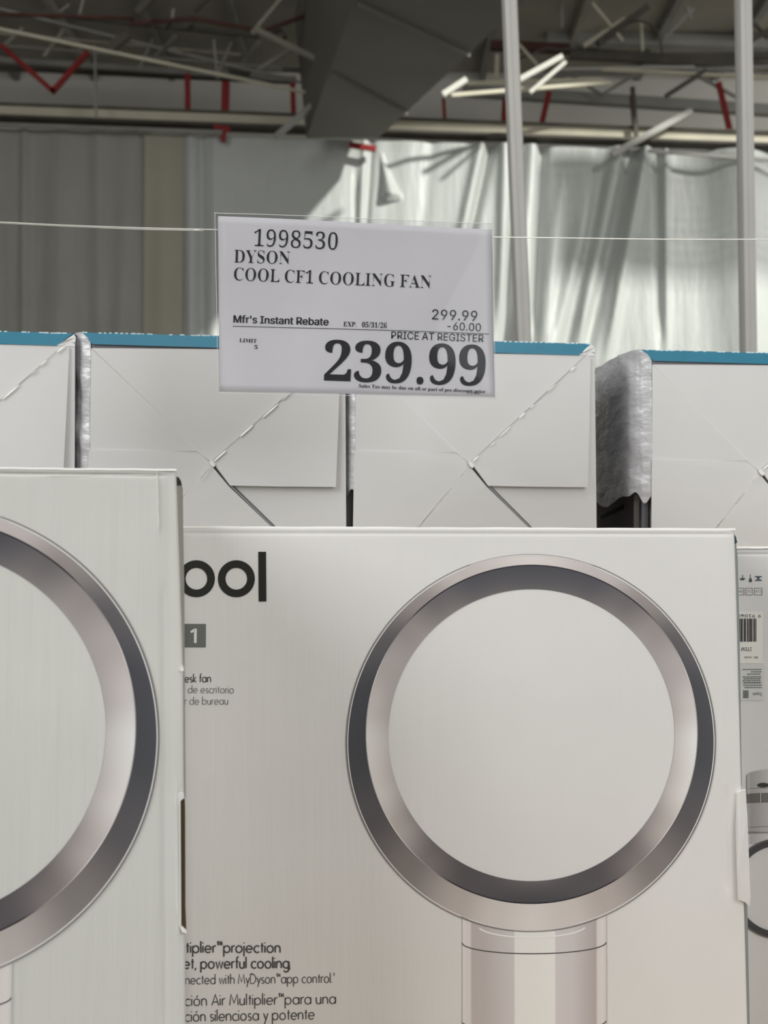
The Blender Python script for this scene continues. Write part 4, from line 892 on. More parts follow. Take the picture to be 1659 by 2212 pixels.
# ------------------------------------------------------------------ white posts
for (x0, y0), (x1, y1), lb in (((1101, 0), (1131, 740), 'tall white painted post right of the price sign'),
                               ((1607, 0), (1618, 740), 'tall white painted post near the right edge of the view')):
    a, b = P(x0, y0, 2.6), P(x1, y1, 2.6)
    top = a + (a - b) * (EYE + 3.7 - a.z) / (a.z - b.z)
    bot = b + (b - a) * (0.0 - b.z) / (b.z - a.z)
    pt = thing('display_post', lb, 'post', bot, group='white display posts')
    mb = MB()
    hw = .0165
    cs = [(-hw, -.004), (-hw + .004, -.0165), (-.003, -.0185), (.0, -.0165), (.003, -.0185), (hw - .004, -.0165), (hw, -.004), (hw, .0165), (-hw, .0165)]
    n = len(cs)
    vs = [Vector((bot.x + x, bot.y + y, bot.z)) for x, y in cs] + [Vector((top.x + x, top.y + y, top.z)) for x, y in cs]
    mb.add(vs, [(i, (i + 1) % n, (i + 1) % n + n, i + n) for i in range(n)] + [tuple(range(n - 1, -1, -1)), tuple(range(n, 2 * n))])
    mb.build('upright', post_m, pt)
    MB().box((bot.x - .05, bot.y - .05, 0), (bot.x + .05, bot.y + .05, .008)).build('base_plate', post_m, pt)

# ------------------------------------------------------------------ upright cartons with the printed fan
TH = .18        # depth of the cartons


def hfun(terms):
    def h(px, py):
        s = 0
        for kind, a in terms:
            if kind == 'bulge':
                cx, cy, rx, ry, amp = a
                q = ((px - cx) / rx) ** 2 + ((py - cy) / ry) ** 2
                s += amp * math.exp(-q)
            else:   # crease from (x0,y0) to (x1,y1)
                x0, y0, x1, y1, wd, amp = a
                dx, dy = x1 - x0, y1 - y0
                L = math.hypot(dx, dy)
                t = ((px - x0) * dx + (py - y0) * dy) / L
                e = abs((px - x0) * dy - (py - y0) * dx) / L
                k = 1.0
                if t < 0:
                    k = math.exp(-(t / 25) ** 2)
                elif t > L:
                    k = math.exp(-((t - L) / 25) ** 2)
                s += amp * k * math.exp(-(e / wd) ** 2)
        return s
    return h


def front_surface(fr, outline, h, xs, ys):
    """front panel grid; outline gives left(y) and right(y) in pixels; rolls back at the rim"""
    lx, rx, ty, by = outline
    vs, fs = [], []
    vbot = ZB - fr.O.z
    for j, y in enumerate(ys):
        for i, s in enumerate(xs):
            x = lx(y) + (rx(y) - lx(y)) * s
            t0, b0 = ty(x), by
            yy = t0 + (b0 - t0) * (y - ys[0]) / (ys[-1] - ys[0])
            d = h(x, yy)
            du0 = fr.uv(x, b0)[1] - vbot
            e = min(abs(x - rx(y)), abs(x - lx(y)), abs(yy - t0) * 1.0)
            if e < 5:
                d -= .0022 * (1 - math.sqrt(max(0, 1 - (1 - e / 5) ** 2)))
            u, v = fr.uv(x, yy)
            v -= du0 * ((y - ys[0]) / (ys[-1] - ys[0])) ** 5
            vs.append(fr.w(u, v, d))
    n = len(xs)
    for j in range(len(ys) - 1):
        for i in range(n - 1):
            a = j * n + i
            fs.append((a, a + n, a + n + 1, a + 1))
    return vs, fs, n


def knots(lo, hi, step, extra=()):
    s = set()
    k = int((hi - lo) / step)
    for i in range(k + 1):
        s.add(round(lo + (hi - lo) * i / k, 2))
    for e in (lo, hi):
        for q in (1, 2, 3.5, 5):
            s.add(round(e + (q if e == lo else -q), 2))
    for c, w in extra:
        for q in (-2, -1.3, -.8, -.4, 0, .4, .8, 1.3, 2):
            x = c + q * w
            if lo < x < hi:
                s.add(round(x, 2))
    return sorted(s)


def carton_body(root, fr, outline, h, m, ex_x=(), ex_y=()):
    lx, rx, ty, by = outline
    y0 = ty(rx(1200))
    ymid = 1600
    x0, x1 = lx(ymid), rx(ymid)
    xs = [(x - x0) / (x1 - x0) for x in knots(x0, x1, 24, ex_x)]
    ys = knots(y0, by, 24, ex_y)
    vs, fs, n = front_surface(fr, outline, h, xs, ys)
    mb = MB()
    mb.add(vs, fs)
    # sides, back, top and bottom behind the rim of the front panel
    m_ = len(ys)
    back = -fr.N * TH
    rim = [i for i in range(n)] + [j * n + n - 1 for j in range(1, m_)] + [(m_ - 1) * n + i for i in range(n - 2, -1, -1)] + [j * n for j in range(m_ - 2, 0, -1)]
    base = len(mb.v)
    bv = []
    for k in rim:
        p = vs[k]
        dd = (p - fr.O).dot(fr.N)
        bv.append(p - fr.N * (dd + TH))
    mb.add(bv, [])
    L = len(rim)
    for k in range(L):
        mb.f.append((rim[k], rim[(k + 1) % L], base + (k + 1) % L, base + k))
    mb.f.append(tuple(base + k for k in range(L - 1, -1, -1)))
    return mb.build('front_and_body', m, root)


def ellipse_pt(c, r, th):
    a = math.radians(th)
    return c[0] + r[0] * math.sin(a), c[1] - r[1] * math.cos(a)


OUT = [(0, (205, 198, 194)), (25, (182, 174, 170)), (40, (140, 133, 130)), (58, (92, 89, 91)), (75, (72, 72, 77)), (95, (70, 71, 75)),
       (115, (86, 83, 85)), (135, (122, 116, 113)), (155, (172, 164, 159)), (168, (196, 189, 184)), (180, (206, 201, 196))]
IN0 = [(0, (68, 68, 73)), (20, (72, 71, 76)), (35, (98, 94, 95)), (50, (140, 133, 131)), (65, (170, 162, 159)), (80, (196, 190, 187)),
       (92, (216, 214, 210)), (110, (210, 205, 201)), (125, (176, 168, 164)), (140, (122, 115, 113)), (155, (84, 80, 82)), (180, (68, 67, 71))]
IN1 = [(0, (92, 89, 90)), (20, (98, 94, 94)), (35, (122, 116, 114)), (50, (150, 143, 140)), (65, (160, 153, 149)), (80, (168, 161, 157)),
       (92, (186, 181, 176)), (110, (176, 169, 165)), (125, (142, 135, 132)), (140, (100, 95, 95)), (155, (80, 77, 79)), (180, (100, 95, 96))]


def fan_print(mb, w):
    """the printed picture of the round fan; w(px, py, lift) gives the world point"""
    def strip(rows, cols):
        n = len(rows[0])
        vs = [q for r in rows for q in r]
        fs = []
        for j in range(len(rows) - 1):
            for i in range(n - 1):
                a = j * n + i
                fs.append((a, a + n, a + n + 1, a + 1))
        mb.add(vs, fs, [c for r in cols for c in r])

    # neck first (lowest layer)
    KX = [(997, (212, 207, 202)), (1006, (206, 200, 196)), (1014, (205, 199, 196)), (1018, (176, 168, 165)), (1045, (178, 170, 167)), (1075, (186, 180, 178)),
          (1108, (194, 189, 188)), (1111, (217, 216, 211)), (1196, (218, 217, 212)), (1199, (198, 193, 192)), (1235, (194, 188, 187)),
          (1265, (178, 170, 168)), (1285, (168, 159, 156)), (1289, (204, 198, 194)), (1300, (208, 202, 197)), (1308, (198, 192, 187))]
    rows, cols = [], []
    for y in (1940, 1985, 2033, 2100, 2200, 2300, 2370):
        k = (y - 1985) / 230.0
        r = []
        for x, c in KX:
            xx = x + (1.0 * k if x > 1150 else 1.0 * k)
            r.append(w(xx, y, .0003))
        rows.append(r)
        cols.append([ink(*c) for x, c in KX])
    strip(rows, cols)

    def line(pts, wd, col, lift):
        vs = []
        for i, p in enumerate(pts):
            a, b = pts[max(0, i - 1)], pts[min(len(pts) - 1, i + 1)]
            tx, ty = b[0] - a[0], b[1] - a[1]
            l = math.hypot(tx, ty) or 1
            ww = wd[i] if isinstance(wd, list) else wd
            vs += [w(p[0] - ty / l * ww / 2, p[1] + tx / l * ww / 2, lift), w(p[0] + ty / l * ww / 2, p[1] - tx / l * ww / 2, lift)]
        mb.add(vs, [(2 * i, 2 * i + 1, 2 * i + 3, 2 * i + 2) for i in range(len(pts) - 1)],
               [cc for i in range(len(pts)) for cc in [ink(*(col[i] if isinstance(col, list) else col))] * 2])

    for yy, dp in ((2033, 24), (2203, 24)):
        pts = [(1152.5 + 155.5 * math.sin(math.radians(t)), yy + dp * (math.cos(math.radians(t)))) for t in range(-90, 91, 9)]
        line(pts, 2.2, (70, 66, 64), .00045)
    line([(997.5, 1975), (998.5, 2392)], 1.5, (182, 176, 172), .0004)
    line([(1308.5, 1975), (1310.5, 2392)], 1.5, (182, 176, 172), .0004)
    # collar lip under the ring
    pts = [(1148 + 118 * math.sin(math.radians(t)), 1994 + 28 * math.cos(math.radians(t))) for t in range(-75, 76, 10)]
    line(pts, 3, (222, 221, 216), .00045)
    N = 180
    C0, R0 = (1146.0, 1603.0), (397.0, 404.5)
    C1, R1 = (1147.5, 1584.5), (357.5, 363.5)
    C2, R2 = (1147.0, 1586.0), (309.0, 314.0)
    th = [360.0 * i / N for i in range(N + 1)]
    fold = [t if t <= 180 else 360 - t for t in th]

    def band(Ca, Ra, Cb, Rb, ka, kb, nr, lift):
        rows, cols = [], []
        for j in range(nr + 1):
            s = j / nr
            r, c = [], []
            for t, f in zip(th, fold):
                a, b = ellipse_pt(Ca, Ra, t), ellipse_pt(Cb, Rb, t)
                r.append(w(a[0] + (b[0] - a[0]) * s, a[1] + (b[1] - a[1]) * s, lift))
                ca, cb = lerpk(ka, f), lerpk(kb, f)
                q = s ** 1.4
                c.append(ink(*(p + (v - p) * q for p, v in zip(ca, cb))))
            rows.append(r)
            cols.append(c)
        strip(rows, cols)
    OUTB = [(t, tuple(max(60, v - 4) for v in c)) for t, c in OUT]
    band(C0, R0, C1, R1, OUT, OUTB, 3, .0005)
    band(C1, R1, C2, R2, IN0, IN1, 8, .0005)
    circ = lambda C, R, k: [ellipse_pt(C, (R[0] + k, R[1] + k), t) for t in th]
    line(circ(C0, R0, -2), [2.2 if 20 < f < 165 else 1.0 for f in fold], (206, 204, 199), .0006)
    line(circ(C0, R0, 1.5), [1.8 if f > 18 else 1.2 for f in fold], [(128, 124, 123) if f > 18 else (165, 160, 158) for f in fold], .0006)
    edge = [(0, (50, 50, 55)), (40, (44, 42, 46)), (52, (120, 114, 113)), (70, (205, 200, 196)), (90, (140, 137, 137)), (125, (215, 210, 206)), (142, (150, 143, 140)),
            (152, (42, 40, 44)), (180, (36, 36, 40))]
    line(circ(C1, R1, 0), [2.6 if (f < 45 or f > 148) else 1.8 for f in fold], [lerpk(edge, f) for f in fold], .0006)
    line([(1148 + 250 * math.sin(math.radians(t)), 1603 + 405 * math.cos(math.radians(t * .62)) + 1) for t in range(-38, 39, 6)], 1.6, (112, 106, 104), .00065)


def carton_prints(root, fr, h):
    def w(px, py, lift=.0005):
        u, v = fr.uv(px, py)
        return fr.w(u, v, h(px, py) + lift)
    mb = MB()
    fan_print(mb, w)
    mb.build('printed_fan', picture, root, label='printed picture of a round silver fan ring on its neck')
    # large word
    mb = MB()
    for cx, a0, a1 in ((338, 42, 318), (425, 0, 360), (511.2, 0, 360)):
        n = 56
        vs = []
        for i in range(n + 1):
            a = math.radians(a0 + (a1 - a0) * i / n)
            for r in (39.8, 23.4):
                vs.append(w(cx + r * math.cos(a), 1250 - r * math.sin(a)))
        mb.add(vs, [(2 * i, 2 * i + 1, 2 * i + 3, 2 * i + 2) for i in range(n)])
    mb.add([w(558.5, 1192), w(575, 1192), w(576, 1299), w(559.5, 1299)], [(0, 1, 2, 3)])
    mb.build('printed_word', black_ink, root)
    mb = MB()
    mb.add([w(338, 1347, .0003), w(445.5, 1347.5, .0003), w(445.5, 1398, .0003), w(338, 1398, .0003)], [(0, 1, 2, 3)])
    mb.build('printed_badge', grey_ink, root)
    mb = MB()
    outline_text(mb, 'CF', 350, 1388, 398, 1388, 31, w, SANS, capunits=516)
    mb.add([w(419.5, 1357.5), w(426, 1357.5), w(425.5, 1388.5), w(419.8, 1388.5)], [(0, 1, 2, 3)])
    mb.add([w(419.8, 1357.5), w(423, 1362), w(414, 1367.5), w(411.5, 1363.5)], [(0, 1, 2, 3)])
    mb.build('badge_lettering', white_ink, root)
    T = [("Desk fan", "esk fan", 400.5, 1473, 456, 1472.5, 10.6, 1.9, text_ink),
         ("Ventilador de escritorio", "de escritorio", 407.5, 1496, 505.5, 1496.5, 10, 1.4, text_soft),
         ("Ventilateur de bureau", "de bureau", 411, 1521, 493, 1520.5, 10, 1.4, text_soft),
         ("Air Multiplier\u2122 projection", "tiplier\u2122 projection", 403.5, 2056, 605.5, 2054.5, 14.6, 2.9, text_ink),
         ("for quiet, powerful cooling", "et, powerful cooling", 398, 2090.5, 624.5, 2088, 14.6, 2.9, text_ink),
         ("Connected with MyDyson\u2122 app control.\u00b9", "nected with MyDyson\u2122 app control.\u00b9", 402, 2124.5, 722, 2119, 12.8, 1.7, text_ink),
         ("Proyecci\u00f3n Air Multiplier\u2122 para una", "ci\u00f3n Air Multiplier\u2122 para una", 401, 2171, 725, 2164.5, 14.6, 2.1, text_ink),
         ("ventilaci\u00f3n silenciosa y potente", "ci\u00f3n silenciosa y potente", 401, 2205, 679, 2198.5, 14.6, 2.1, text_ink)]
    for s, suf, x0, y0, x1, y1, xh, wt, m in T:
        mb = MB()
        stroke_text(mb, s.replace('\u2122 ', '\u2122'), suf.replace('\u2122 ', '\u2122'), x0, y0, x1, y1, xh, wt, w)
        mb.build('printed_line', m, root)


def top_lip(root, fr, xa, xb, ty, h, m, thick=4.0):
    """the folded top panel: a thin board whose front edge stands a little proud"""
    vs = []
    N = 40
    for i in range(N + 1):
        x = xa + (xb - xa) * i / N
        y = ty(x)
        wob = .35 * math.sin(i * 1.7) + .3 * math.sin(i * .63 + 1)
        u, v = fr.uv(x, y - 1.2 + wob)
        u2, v2 = fr.uv(x, y + thick + wob)
        vs += [fr.w(u, v2, .0012), fr.w(u, v - .0004, .0008), fr.w(u, v, -.002), fr.w(u, v, -TH)]
    mb = MB()
    mb.add(vs, [(4 * i + k, 4 * i + 4 + k, 4 * i + 5 + k, 4 * i + 1 + k) for i in range(N) for k in range(3)])
    return mb.build('top_flap', m, root, smooth=False)  # paler than the body: light on the top edge put into its colour


# centre carton
frC = Frame(1147, 1586, 1.0, 2.0)
outC = (lambda y: 243 + (y - 1140) * .010, lambda y: 1587 + (y - 1140) * .0265, lambda x: 1137.5 + (x - 390) * .0040, 2392)
termsC = [('bulge', (900, 1700, 520, 600, .006)), ('crease', (1571, 1735, 1574, 1900, 5, -.0012)), ('crease', (1590, 1150, 1600, 1500, 10, -.0008)),
          ('crease', (420, 1152, 1560, 1154, 4, -.0006)), ('bulge', (1500, 1300, 200, 200, .0016))]
hC = hfun(termsC)
u0, v0 = frC.uv((outC[0](2390) + outC[1](2390)) / 2, 2392)
base = frC.w(u0, v0, -TH / 2)
rc = thing('fan_carton', 'white carton with the whole printed fan ring and the big black letters', 'carton', base, frC.yaw, group='upright printed cartons')
ZB = base.z
carton_body(rc, frC, outC, hC, board, ex_x=((1572, 4), (1594, 4)), ex_y=((1153, 4),))
top_lip(rc, frC, 243, 1588, outC[2], hC, board_edge, 3.2)
carton_prints(rc, frC, hC)


def flap_poly(fr, pts, d0, d1=None, back=.0012):
    """thin board polygon in front of a face; d per vertex; returns MB"""
    n = len(pts)
    ds = d0 if isinstance(d0, (list, tuple)) else [d0] * n
    vs = []
    for (x, y), d in zip(pts, ds):
        u, v = fr.uv(x, y)
        vs.append(fr.w(u, v, d))
    for (x, y), d in zip(pts, ds):
        u, v = fr.uv(x, y)
        vs.append(fr.w(u, v, d - back))
    fs = [tuple(range(n - 1, -1, -1)), tuple(range(n, 2 * n))] + [(i, (i + 1) % n, (i + 1) % n + n, i + n) for i in range(n)]
    mb = MB()
    mb.add(vs, fs)
    return mb


mb = flap_poly(frC, [(1590, 1711), (1597, 1707), (1607, 1703), (1611, 1760), (1615, 1860), (1618, 1936), (1616, 1956), (1609, 1948), (1600, 1943), (1592, 1940), (1589, 1880), (1587, 1790)],
               [.0035, .004, .0045, .004, .0035, .0035, .003, .0035, .0045, .0055, .006, .0055], back=.003)
mb.build('handle_flap', board, rc, label='bent white flap at the hand hole')
mb = flap_poly(frC, [(1587, 1150), (1592, 1162), (1597, 1200), (1602, 1420), (1606, 1700), (1600, 1700), (1594, 1420), (1586, 1165)], -.004, back=.01)
mb.build('side_flap', mat('side_flap_grey', (.33, .37, .37), .6, .3), rc, label='grey edge of the side flap')
mb = flap_poly(frC, [(1587, 1150), (1593, 1160), (1595.5, 1172), (1589, 1176)], -.0035, back=.002)
mb.build('side_flap', mat('side_flap_teal', rgb(45, 85, 88), .5, .4), rc, label='dark teal corner of the side flap')
mb = flap_poly(frC, [(1612, 1948), (1618, 1956), (1626, 2365), (1619, 2365)], -.004, back=.01)
mb.build('side_flap', mat('side_flap_grey', (.33, .37, .37)), rc)

# left carton, nearer to the camera: the same print, seen larger
frL = Frame(-181, 1586, .777, 9.7)
S = 1.0


class Shift:
    """maps pixels of the centre carton's print onto another carton"""
    def __init__(self, src, dst, off=(0, 0), k=1.0):
        self.src, self.dst, self.off, self.k = src, dst, off, k
        self.yaw = dst.yaw
        self.O, self.N, self.U, self.V = dst.O, dst.N, dst.U, dst.V

    def uv(self, px, py):
        u, v = self.src.uv(px, py)
        return u * self.k + self.off[0], v * self.k + self.off[1]

    def w(self, u, v, d=0.0):
        return self.dst.w(u, v, d)


hL_terms = [('bulge', (100, 1650, 420, 520, .004)), ('crease', (339, 1014, 343, 1125, 1.6, .0011)), ('crease', (-100, 1022, 330, 1027, 3.5, -.0014)),
            ('crease', (120, 1028.5, 320, 1026.5, 1.6, .0006)),
            ('crease', (352, 1300, 358, 2200, 7, -.0007)), ('bulge', (366, 1400, 14, 500, -.001)),
            ('crease', (382, 1735, 386, 1985, 3, .0016)), ('crease', (392, 1735, 394, 1985, 3, -.001))]
hL = hfun(hL_terms)
outL = (lambda y: -560, lambda y: 380.5 + (min(y, 1450) - 1012) * .034 + (y - min(y, 1450)) * .0075, lambda x: 1011 + (x - 100) * .010, 2700)
u0, v0 = frL.uv(-90, 2700)
zz = frL.w(u0, v0).z
# carry its lower edge down to the same platform
yb_ = 2700
while frL.w(*frL.uv(-90, yb_)).z > ZB:
    yb_ += .4
outL = (outL[0], outL[1], outL[2], yb_)
u0, v0 = frL.uv(-90, yb_)
base = frL.w(u0, v0, -TH / 2)
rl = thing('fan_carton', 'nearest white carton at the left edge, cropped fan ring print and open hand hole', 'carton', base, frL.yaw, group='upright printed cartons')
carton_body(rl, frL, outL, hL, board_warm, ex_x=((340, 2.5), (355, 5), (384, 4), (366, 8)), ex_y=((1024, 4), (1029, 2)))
top_lip(rl, frL, -560, 381, outL[2], hL, board_edge, 3.5)


class HProxy:
    pass


shL = Shift(frC, frL, (0, 0), 1.0)


def wL(px, py, lift=.0005):
    u, v = shL.uv(px, py)
    # pixel where this point appears on the left carton, for its surface height
    q = frL.w(u, v) - Vector((0, 0, EYE))
    yy = q.y * CP + q.z * SP
    zz_ = -q.y * SP + q.z * CP
    return frL.w(u, v, hL(W / 2 + F * q.x / yy, H / 2 - F * zz_ / yy) + lift)


mb = MB()
fan_print(mb, wL)
mb.build('printed_fan', picture, rl, label='printed picture of the same fan ring, cut off by the view')
mb = MB()
for cx, a0, a1 in ((338, 42, 318), (425, 0, 360), (511.2, 0, 360)):
    vs = []
    for i in range(41):
        a = math.radians(a0 + (a1 - a0) * i / 40)
        for r in (39.8, 23.4):
            vs.append(wL(cx + r * math.cos(a), 1250 - r * math.sin(a)))
    mb.add(vs, [(2 * i, 2 * i + 1, 2 * i + 3, 2 * i + 2) for i in range(40)])
mb.add([wL(558.5, 1192), wL(575, 1192), wL(576, 1299), wL(559.5, 1299)], [(0, 1, 2, 3)])
mb.build('printed_word', black_ink, rl)
# scuffed white creases, with the ridge highlight put into the colour
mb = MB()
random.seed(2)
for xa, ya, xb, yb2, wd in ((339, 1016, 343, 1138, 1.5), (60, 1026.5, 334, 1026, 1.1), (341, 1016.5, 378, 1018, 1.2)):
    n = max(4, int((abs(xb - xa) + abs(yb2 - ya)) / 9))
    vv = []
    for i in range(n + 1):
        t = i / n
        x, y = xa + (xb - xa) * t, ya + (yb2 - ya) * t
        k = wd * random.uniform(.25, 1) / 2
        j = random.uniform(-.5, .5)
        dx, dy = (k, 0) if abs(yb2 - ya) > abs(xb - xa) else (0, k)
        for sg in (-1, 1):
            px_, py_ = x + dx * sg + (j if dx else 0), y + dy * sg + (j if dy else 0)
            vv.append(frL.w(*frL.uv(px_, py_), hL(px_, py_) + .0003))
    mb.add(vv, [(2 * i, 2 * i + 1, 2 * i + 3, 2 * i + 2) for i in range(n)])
mb.build('worn_bright_crease', board_edge, rl, kind='stuff')
# hand hole slab at the right rim, inner shade put into its brown; pushed-in flap
mb = flap_poly(frL, [(390.5, 1726), (399, 1724), (400, 1745), (400.5, 1960), (402.5, 2008), (394, 2001), (391.5, 1990)], .0024, back=.008)
mb.build('hand_hole', board_in, rl, label='dark brown slot of the hand hole')
mb = flap_poly(frL, [(378, 1722), (383, 1714), (390, 1711), (397, 1712), (398, 1722), (390, 1728), (391.5, 1996), (388, 2000), (380, 1960)],
               [.003, .003, .003, .003, .003, .003, .003, .003, .002], back=.003)
mb.build('handle_flap', board, rl)
mb = flap_poly(frL, [(389, 2000), (393, 1997), (402, 2006), (403, 2013), (393, 2010)], .0034, back=.002)
mb.build('torn_tab', board_edge, rl)
mb = flap_poly(frL, [(388, 1447), (395, 1436), (397.5, 1447), (393, 1450)], .0034, back=.002)
mb.build('torn_tab', board_edge, rl)
# side flap seen as a sliver at the right
mb = flap_poly(frL, [(378, 1046), (390, 1047), (395, 1052), (396, 1140), (398.5, 1290), (399, 1440), (401, 1725), (392, 1725), (388, 1300), (380, 1100)], -.005, back=.02)
mb.build('side_flap', mat('side_flap_olive', (.36, .35, .31), .7, .3), rl, label='olive grey edge of the side flap')
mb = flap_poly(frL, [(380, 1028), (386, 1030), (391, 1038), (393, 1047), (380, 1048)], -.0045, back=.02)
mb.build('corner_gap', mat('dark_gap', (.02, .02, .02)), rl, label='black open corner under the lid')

# right carton, further back, its narrow side panel with the labels upside down
frR = Frame(1640, 1700, 1.07, 2.0)
outR = (lambda y: 1572 + (y - 1182) * .022, lambda y: 2110, lambda x: 1181.5 + (x - 1600) * .004, 2392)
hR = hfun([('crease', (1590, 1197, 2100, 1199, 3, -.0008))])
yb_ = 2300
while frR.w(*frR.uv(1800, yb_)).z > ZB:
    yb_ += .4
outR = (outR[0], outR[1], outR[2], yb_)
u0, v0 = frR.uv(1840, yb_)
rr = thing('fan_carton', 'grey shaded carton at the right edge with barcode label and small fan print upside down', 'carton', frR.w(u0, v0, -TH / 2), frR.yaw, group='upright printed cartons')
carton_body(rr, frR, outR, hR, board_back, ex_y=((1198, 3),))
top_lip(rr, frR, 1572, 2110, outR[2], hR, board_edge, 3.5)


def wR(px, py, lift=.0005):
    u, v = frR.uv(px, py)
    return frR.w(u, v, lift)


def quadR(mb, x0, y0, x1, y1, lift=.0005):
    return mb.add([wR(x0, y0, lift), wR(x1, y0, lift), wR(x1, y1, lift), wR(x0, y1, lift)], [(0, 1, 2, 3)])


def textR(mb, s, x0, x1, ybase, cap):
    # upside down: the baseline runs from right to left
    outline_text(mb, s, x1, ybase, x0, ybase, cap, lambda a, b: wR(a, b, .0008), SANS, capunits=516)


label_m = mat('white_label', (.80, .79, .74), .4, .5)
mb = MB()
quadR(mb, 1560, 1321, 1648, 1433, .0004)
mb.build('barcode_label', label_m, rr)
mb = MB()
quadR(mb, 1560, 1438, 1650, 1513, .0004)
mb.build('text_label', mat('greyish_label', (.66, .66, .63), .4, .5), rr)
mb = MB()
random.seed(4)
x = 1584
while x < 1634:
    bw = random.choice((1.2, 1.8, 2.6, 3.4))
    quadR(mb, x, 1336, min(x + bw, 1636), 1386, .0007)
    x += bw + random.choice((1.0, 1.4, 2.2))
mb.build('barcode', sign_ink, rr)
mb = MB()
textR(mb, '9 91040 8', 1580, 1643, 1327, 7)
mb.build('label_lettering', sign_ink_soft, rr)
mb = MB()
textR(mb, 'ITEM', 1601, 1623, 1398, 8)
mb.build('label_lettering', sign_ink_soft, rr)
mb = MB()
textR(mb, 'Re-order', 1606, 1636, 1418, 4.5)
mb.build('label_lettering', sign_ink_soft, rr)
mb = MB()
quadR(mb, 1603, 1445, 1645, 1447)
for y, x0_, x1_ in ((1451, 1622, 1644), (1456, 1614, 1643), (1462, 1604, 1644), (1466, 1606, 1643), (1470, 1604, 1642), (1475, 1606, 1644), (1480, 1605, 1645), (1485, 1608, 1645)):
    x = x0_
    while x < x1_:
        ln = random.uniform(2.5, 6)
        quadR(mb, x, y - 1.3, min(x + ln, x1_), y + 1.1, .0007)
        x += ln + 1.3
quadR(mb, 1603, 1473, 1645, 1474)
for x in range(1605, 1616, 2):
    quadR(mb, x, 1491, x + 1.3, 1508, .0007)
textR(mb, 'Super', 1625, 1645, 1496, 7)
mb.build('label_lettering', mat('label_ink_teal', (.16, .19, .19)), rr, kind='stuff')
# small handling symbols and boxes
mb = MB()
mb.add([wR(1597.5, 1249), wR(1610, 1249), wR(1607, 1253), wR(1600, 1253)], [(0, 1, 2, 3)])
quadR(mb, 1603.5, 1242, 1604.7, 1249)
mb.add([wR(1618, 1257), wR(1624.5, 1257), wR(1623.5, 1251), wR(1621, 1248), wR(1618, 1251)], [(0, 1, 2, 3, 4)])
quadR(mb, 1620, 1241, 1621.2, 1249)
quadR(mb, 1631, 1244.5, 1645, 1246.7)
quadR(mb, 1631, 1252, 1645, 1254.5)
mb.add([wR(1635, 1246), wR(1641, 1246), wR(1639, 1253), wR(1637, 1253)], [(0, 1, 2, 3)])
mb.build('handling_symbol', mat('symbol_ink', ink(52, 66, 74)), rr)
mb = MB()
for x0_, x1_ in ((1591, 1607.5), (1610.5, 1625.5), (1629, 1646.5)):
    for a, b, c, d in ((x0_, 1270, x1_, 1271), (x0_, 1284.5, x1_, 1285.5), (x0_, 1270, x0_ + 1, 1285.5), (x1_ - 1, 1270, x1_, 1285.5)):
        quadR(mb, a, b, c, d)
textR(mb, '22', 1614, 1622, 1274.5, 5.5)
textR(mb, 'WM', 1595, 1605, 1274.5, 5.5)
textR(mb, '0.2A', 1631.5, 1644, 1274.5, 5.5)
mb.build('symbol_box', text_soft, rr)
# small upside down fan: base on top, ring below
mb = MB()


def colstrip(y0, y1, k, arc_=0.0, lift=.0005):
    ks = [(1612, .72), (1616, .92), (1622, .82), (1640, .90), (1662, 1.0), (1690, 1.06), (1718, .98), (1742, .88), (1752, .78)]
    vs, cs = [], []
    for i, (x, g) in enumerate(ks):
        t = (x - 1682) / 70.0
        a = arc_ * (1 - math.sqrt(max(0, 1 - t * t)))
        for y in (y0 + a, y1 + a * .6):
            vs.append(wR(x, y, lift))
            cs.append(ink(k * g, k * g * .985, k * g * .97))
    n = len(ks)
    mb.add(vs, [(2 * i, 2 * i + 1, 2 * i + 3, 2 * i + 2) for i in range(n - 1)], cs)


colstrip(1661, 1712, 178, 14)
colstrip(1712, 1733, 105, 4, .0007)
colstrip(1733, 1800, 172, 2)
colstrip(1796, 1822, 190, 0)
for y in (1700.5, 1784, 1797):
    colstrip(y, y + 1.4, 125, 4, .0009)
vs = [wR(1648 + 13 * math.cos(a * .5236) * (1 if abs(math.cos(a * .5236)) < .9 else 1), 1695.5 + 5 * math.sin(a * .5236), .001) for a in range(12)]
mb.add(vs, [tuple(range(12))], [ink(48, 48, 46)] * 12)
quadv = [wR(1641.5, 1712, .001), wR(1642.7, 1712, .001), wR(1642.7, 1733, .001), wR(1641.5, 1733, .001)]
mb.add(quadv, [(0, 1, 2, 3)], [ink(190, 188, 184)] * 4)
vs, cs, fs = [], [], []
for i in range(73):
    a = math.radians(i * 5)
    for r, g in ((109, 95), (104, 62), (93, 70)):
        vs.append(wR(1683 + r * math.cos(a), 1919 + r * math.sin(a), .0012))
        f_ = abs(math.sin(a))
        cs.append(ink(*(g * .9 + 60 * (1 - f_) * .3,) * 3))
for i in range(72):
    for k in range(2):
        fs.append((3 * i + k, 3 * i + 3 + k, 3 * i + 4 + k, 3 * i + 1 + k))
mb.add(vs, fs, cs)
mb.build('printed_fan', picture, rr, label='small printed fan shown upside down')

# ------------------------------------------------------------------ back row: cartons lying with their folded bottoms towards us
frB = Frame(830, 1000, 1.35, 8.2)
CU, CV = frB.uv(1015, 1003)         # middle of the model carton's bottom


def shB(px, py):
    u, v = frB.uv(px, py)
    return u - CU, v - CV


BACKD = .22
uL, _ = shB(767, 1000)
uR, _ = shB(1287, 1000)
vT = shB(1015, 762)[1]
vB = shB(1015, 1275)[1]
ZBK = frB.w(0, CV + vB).z


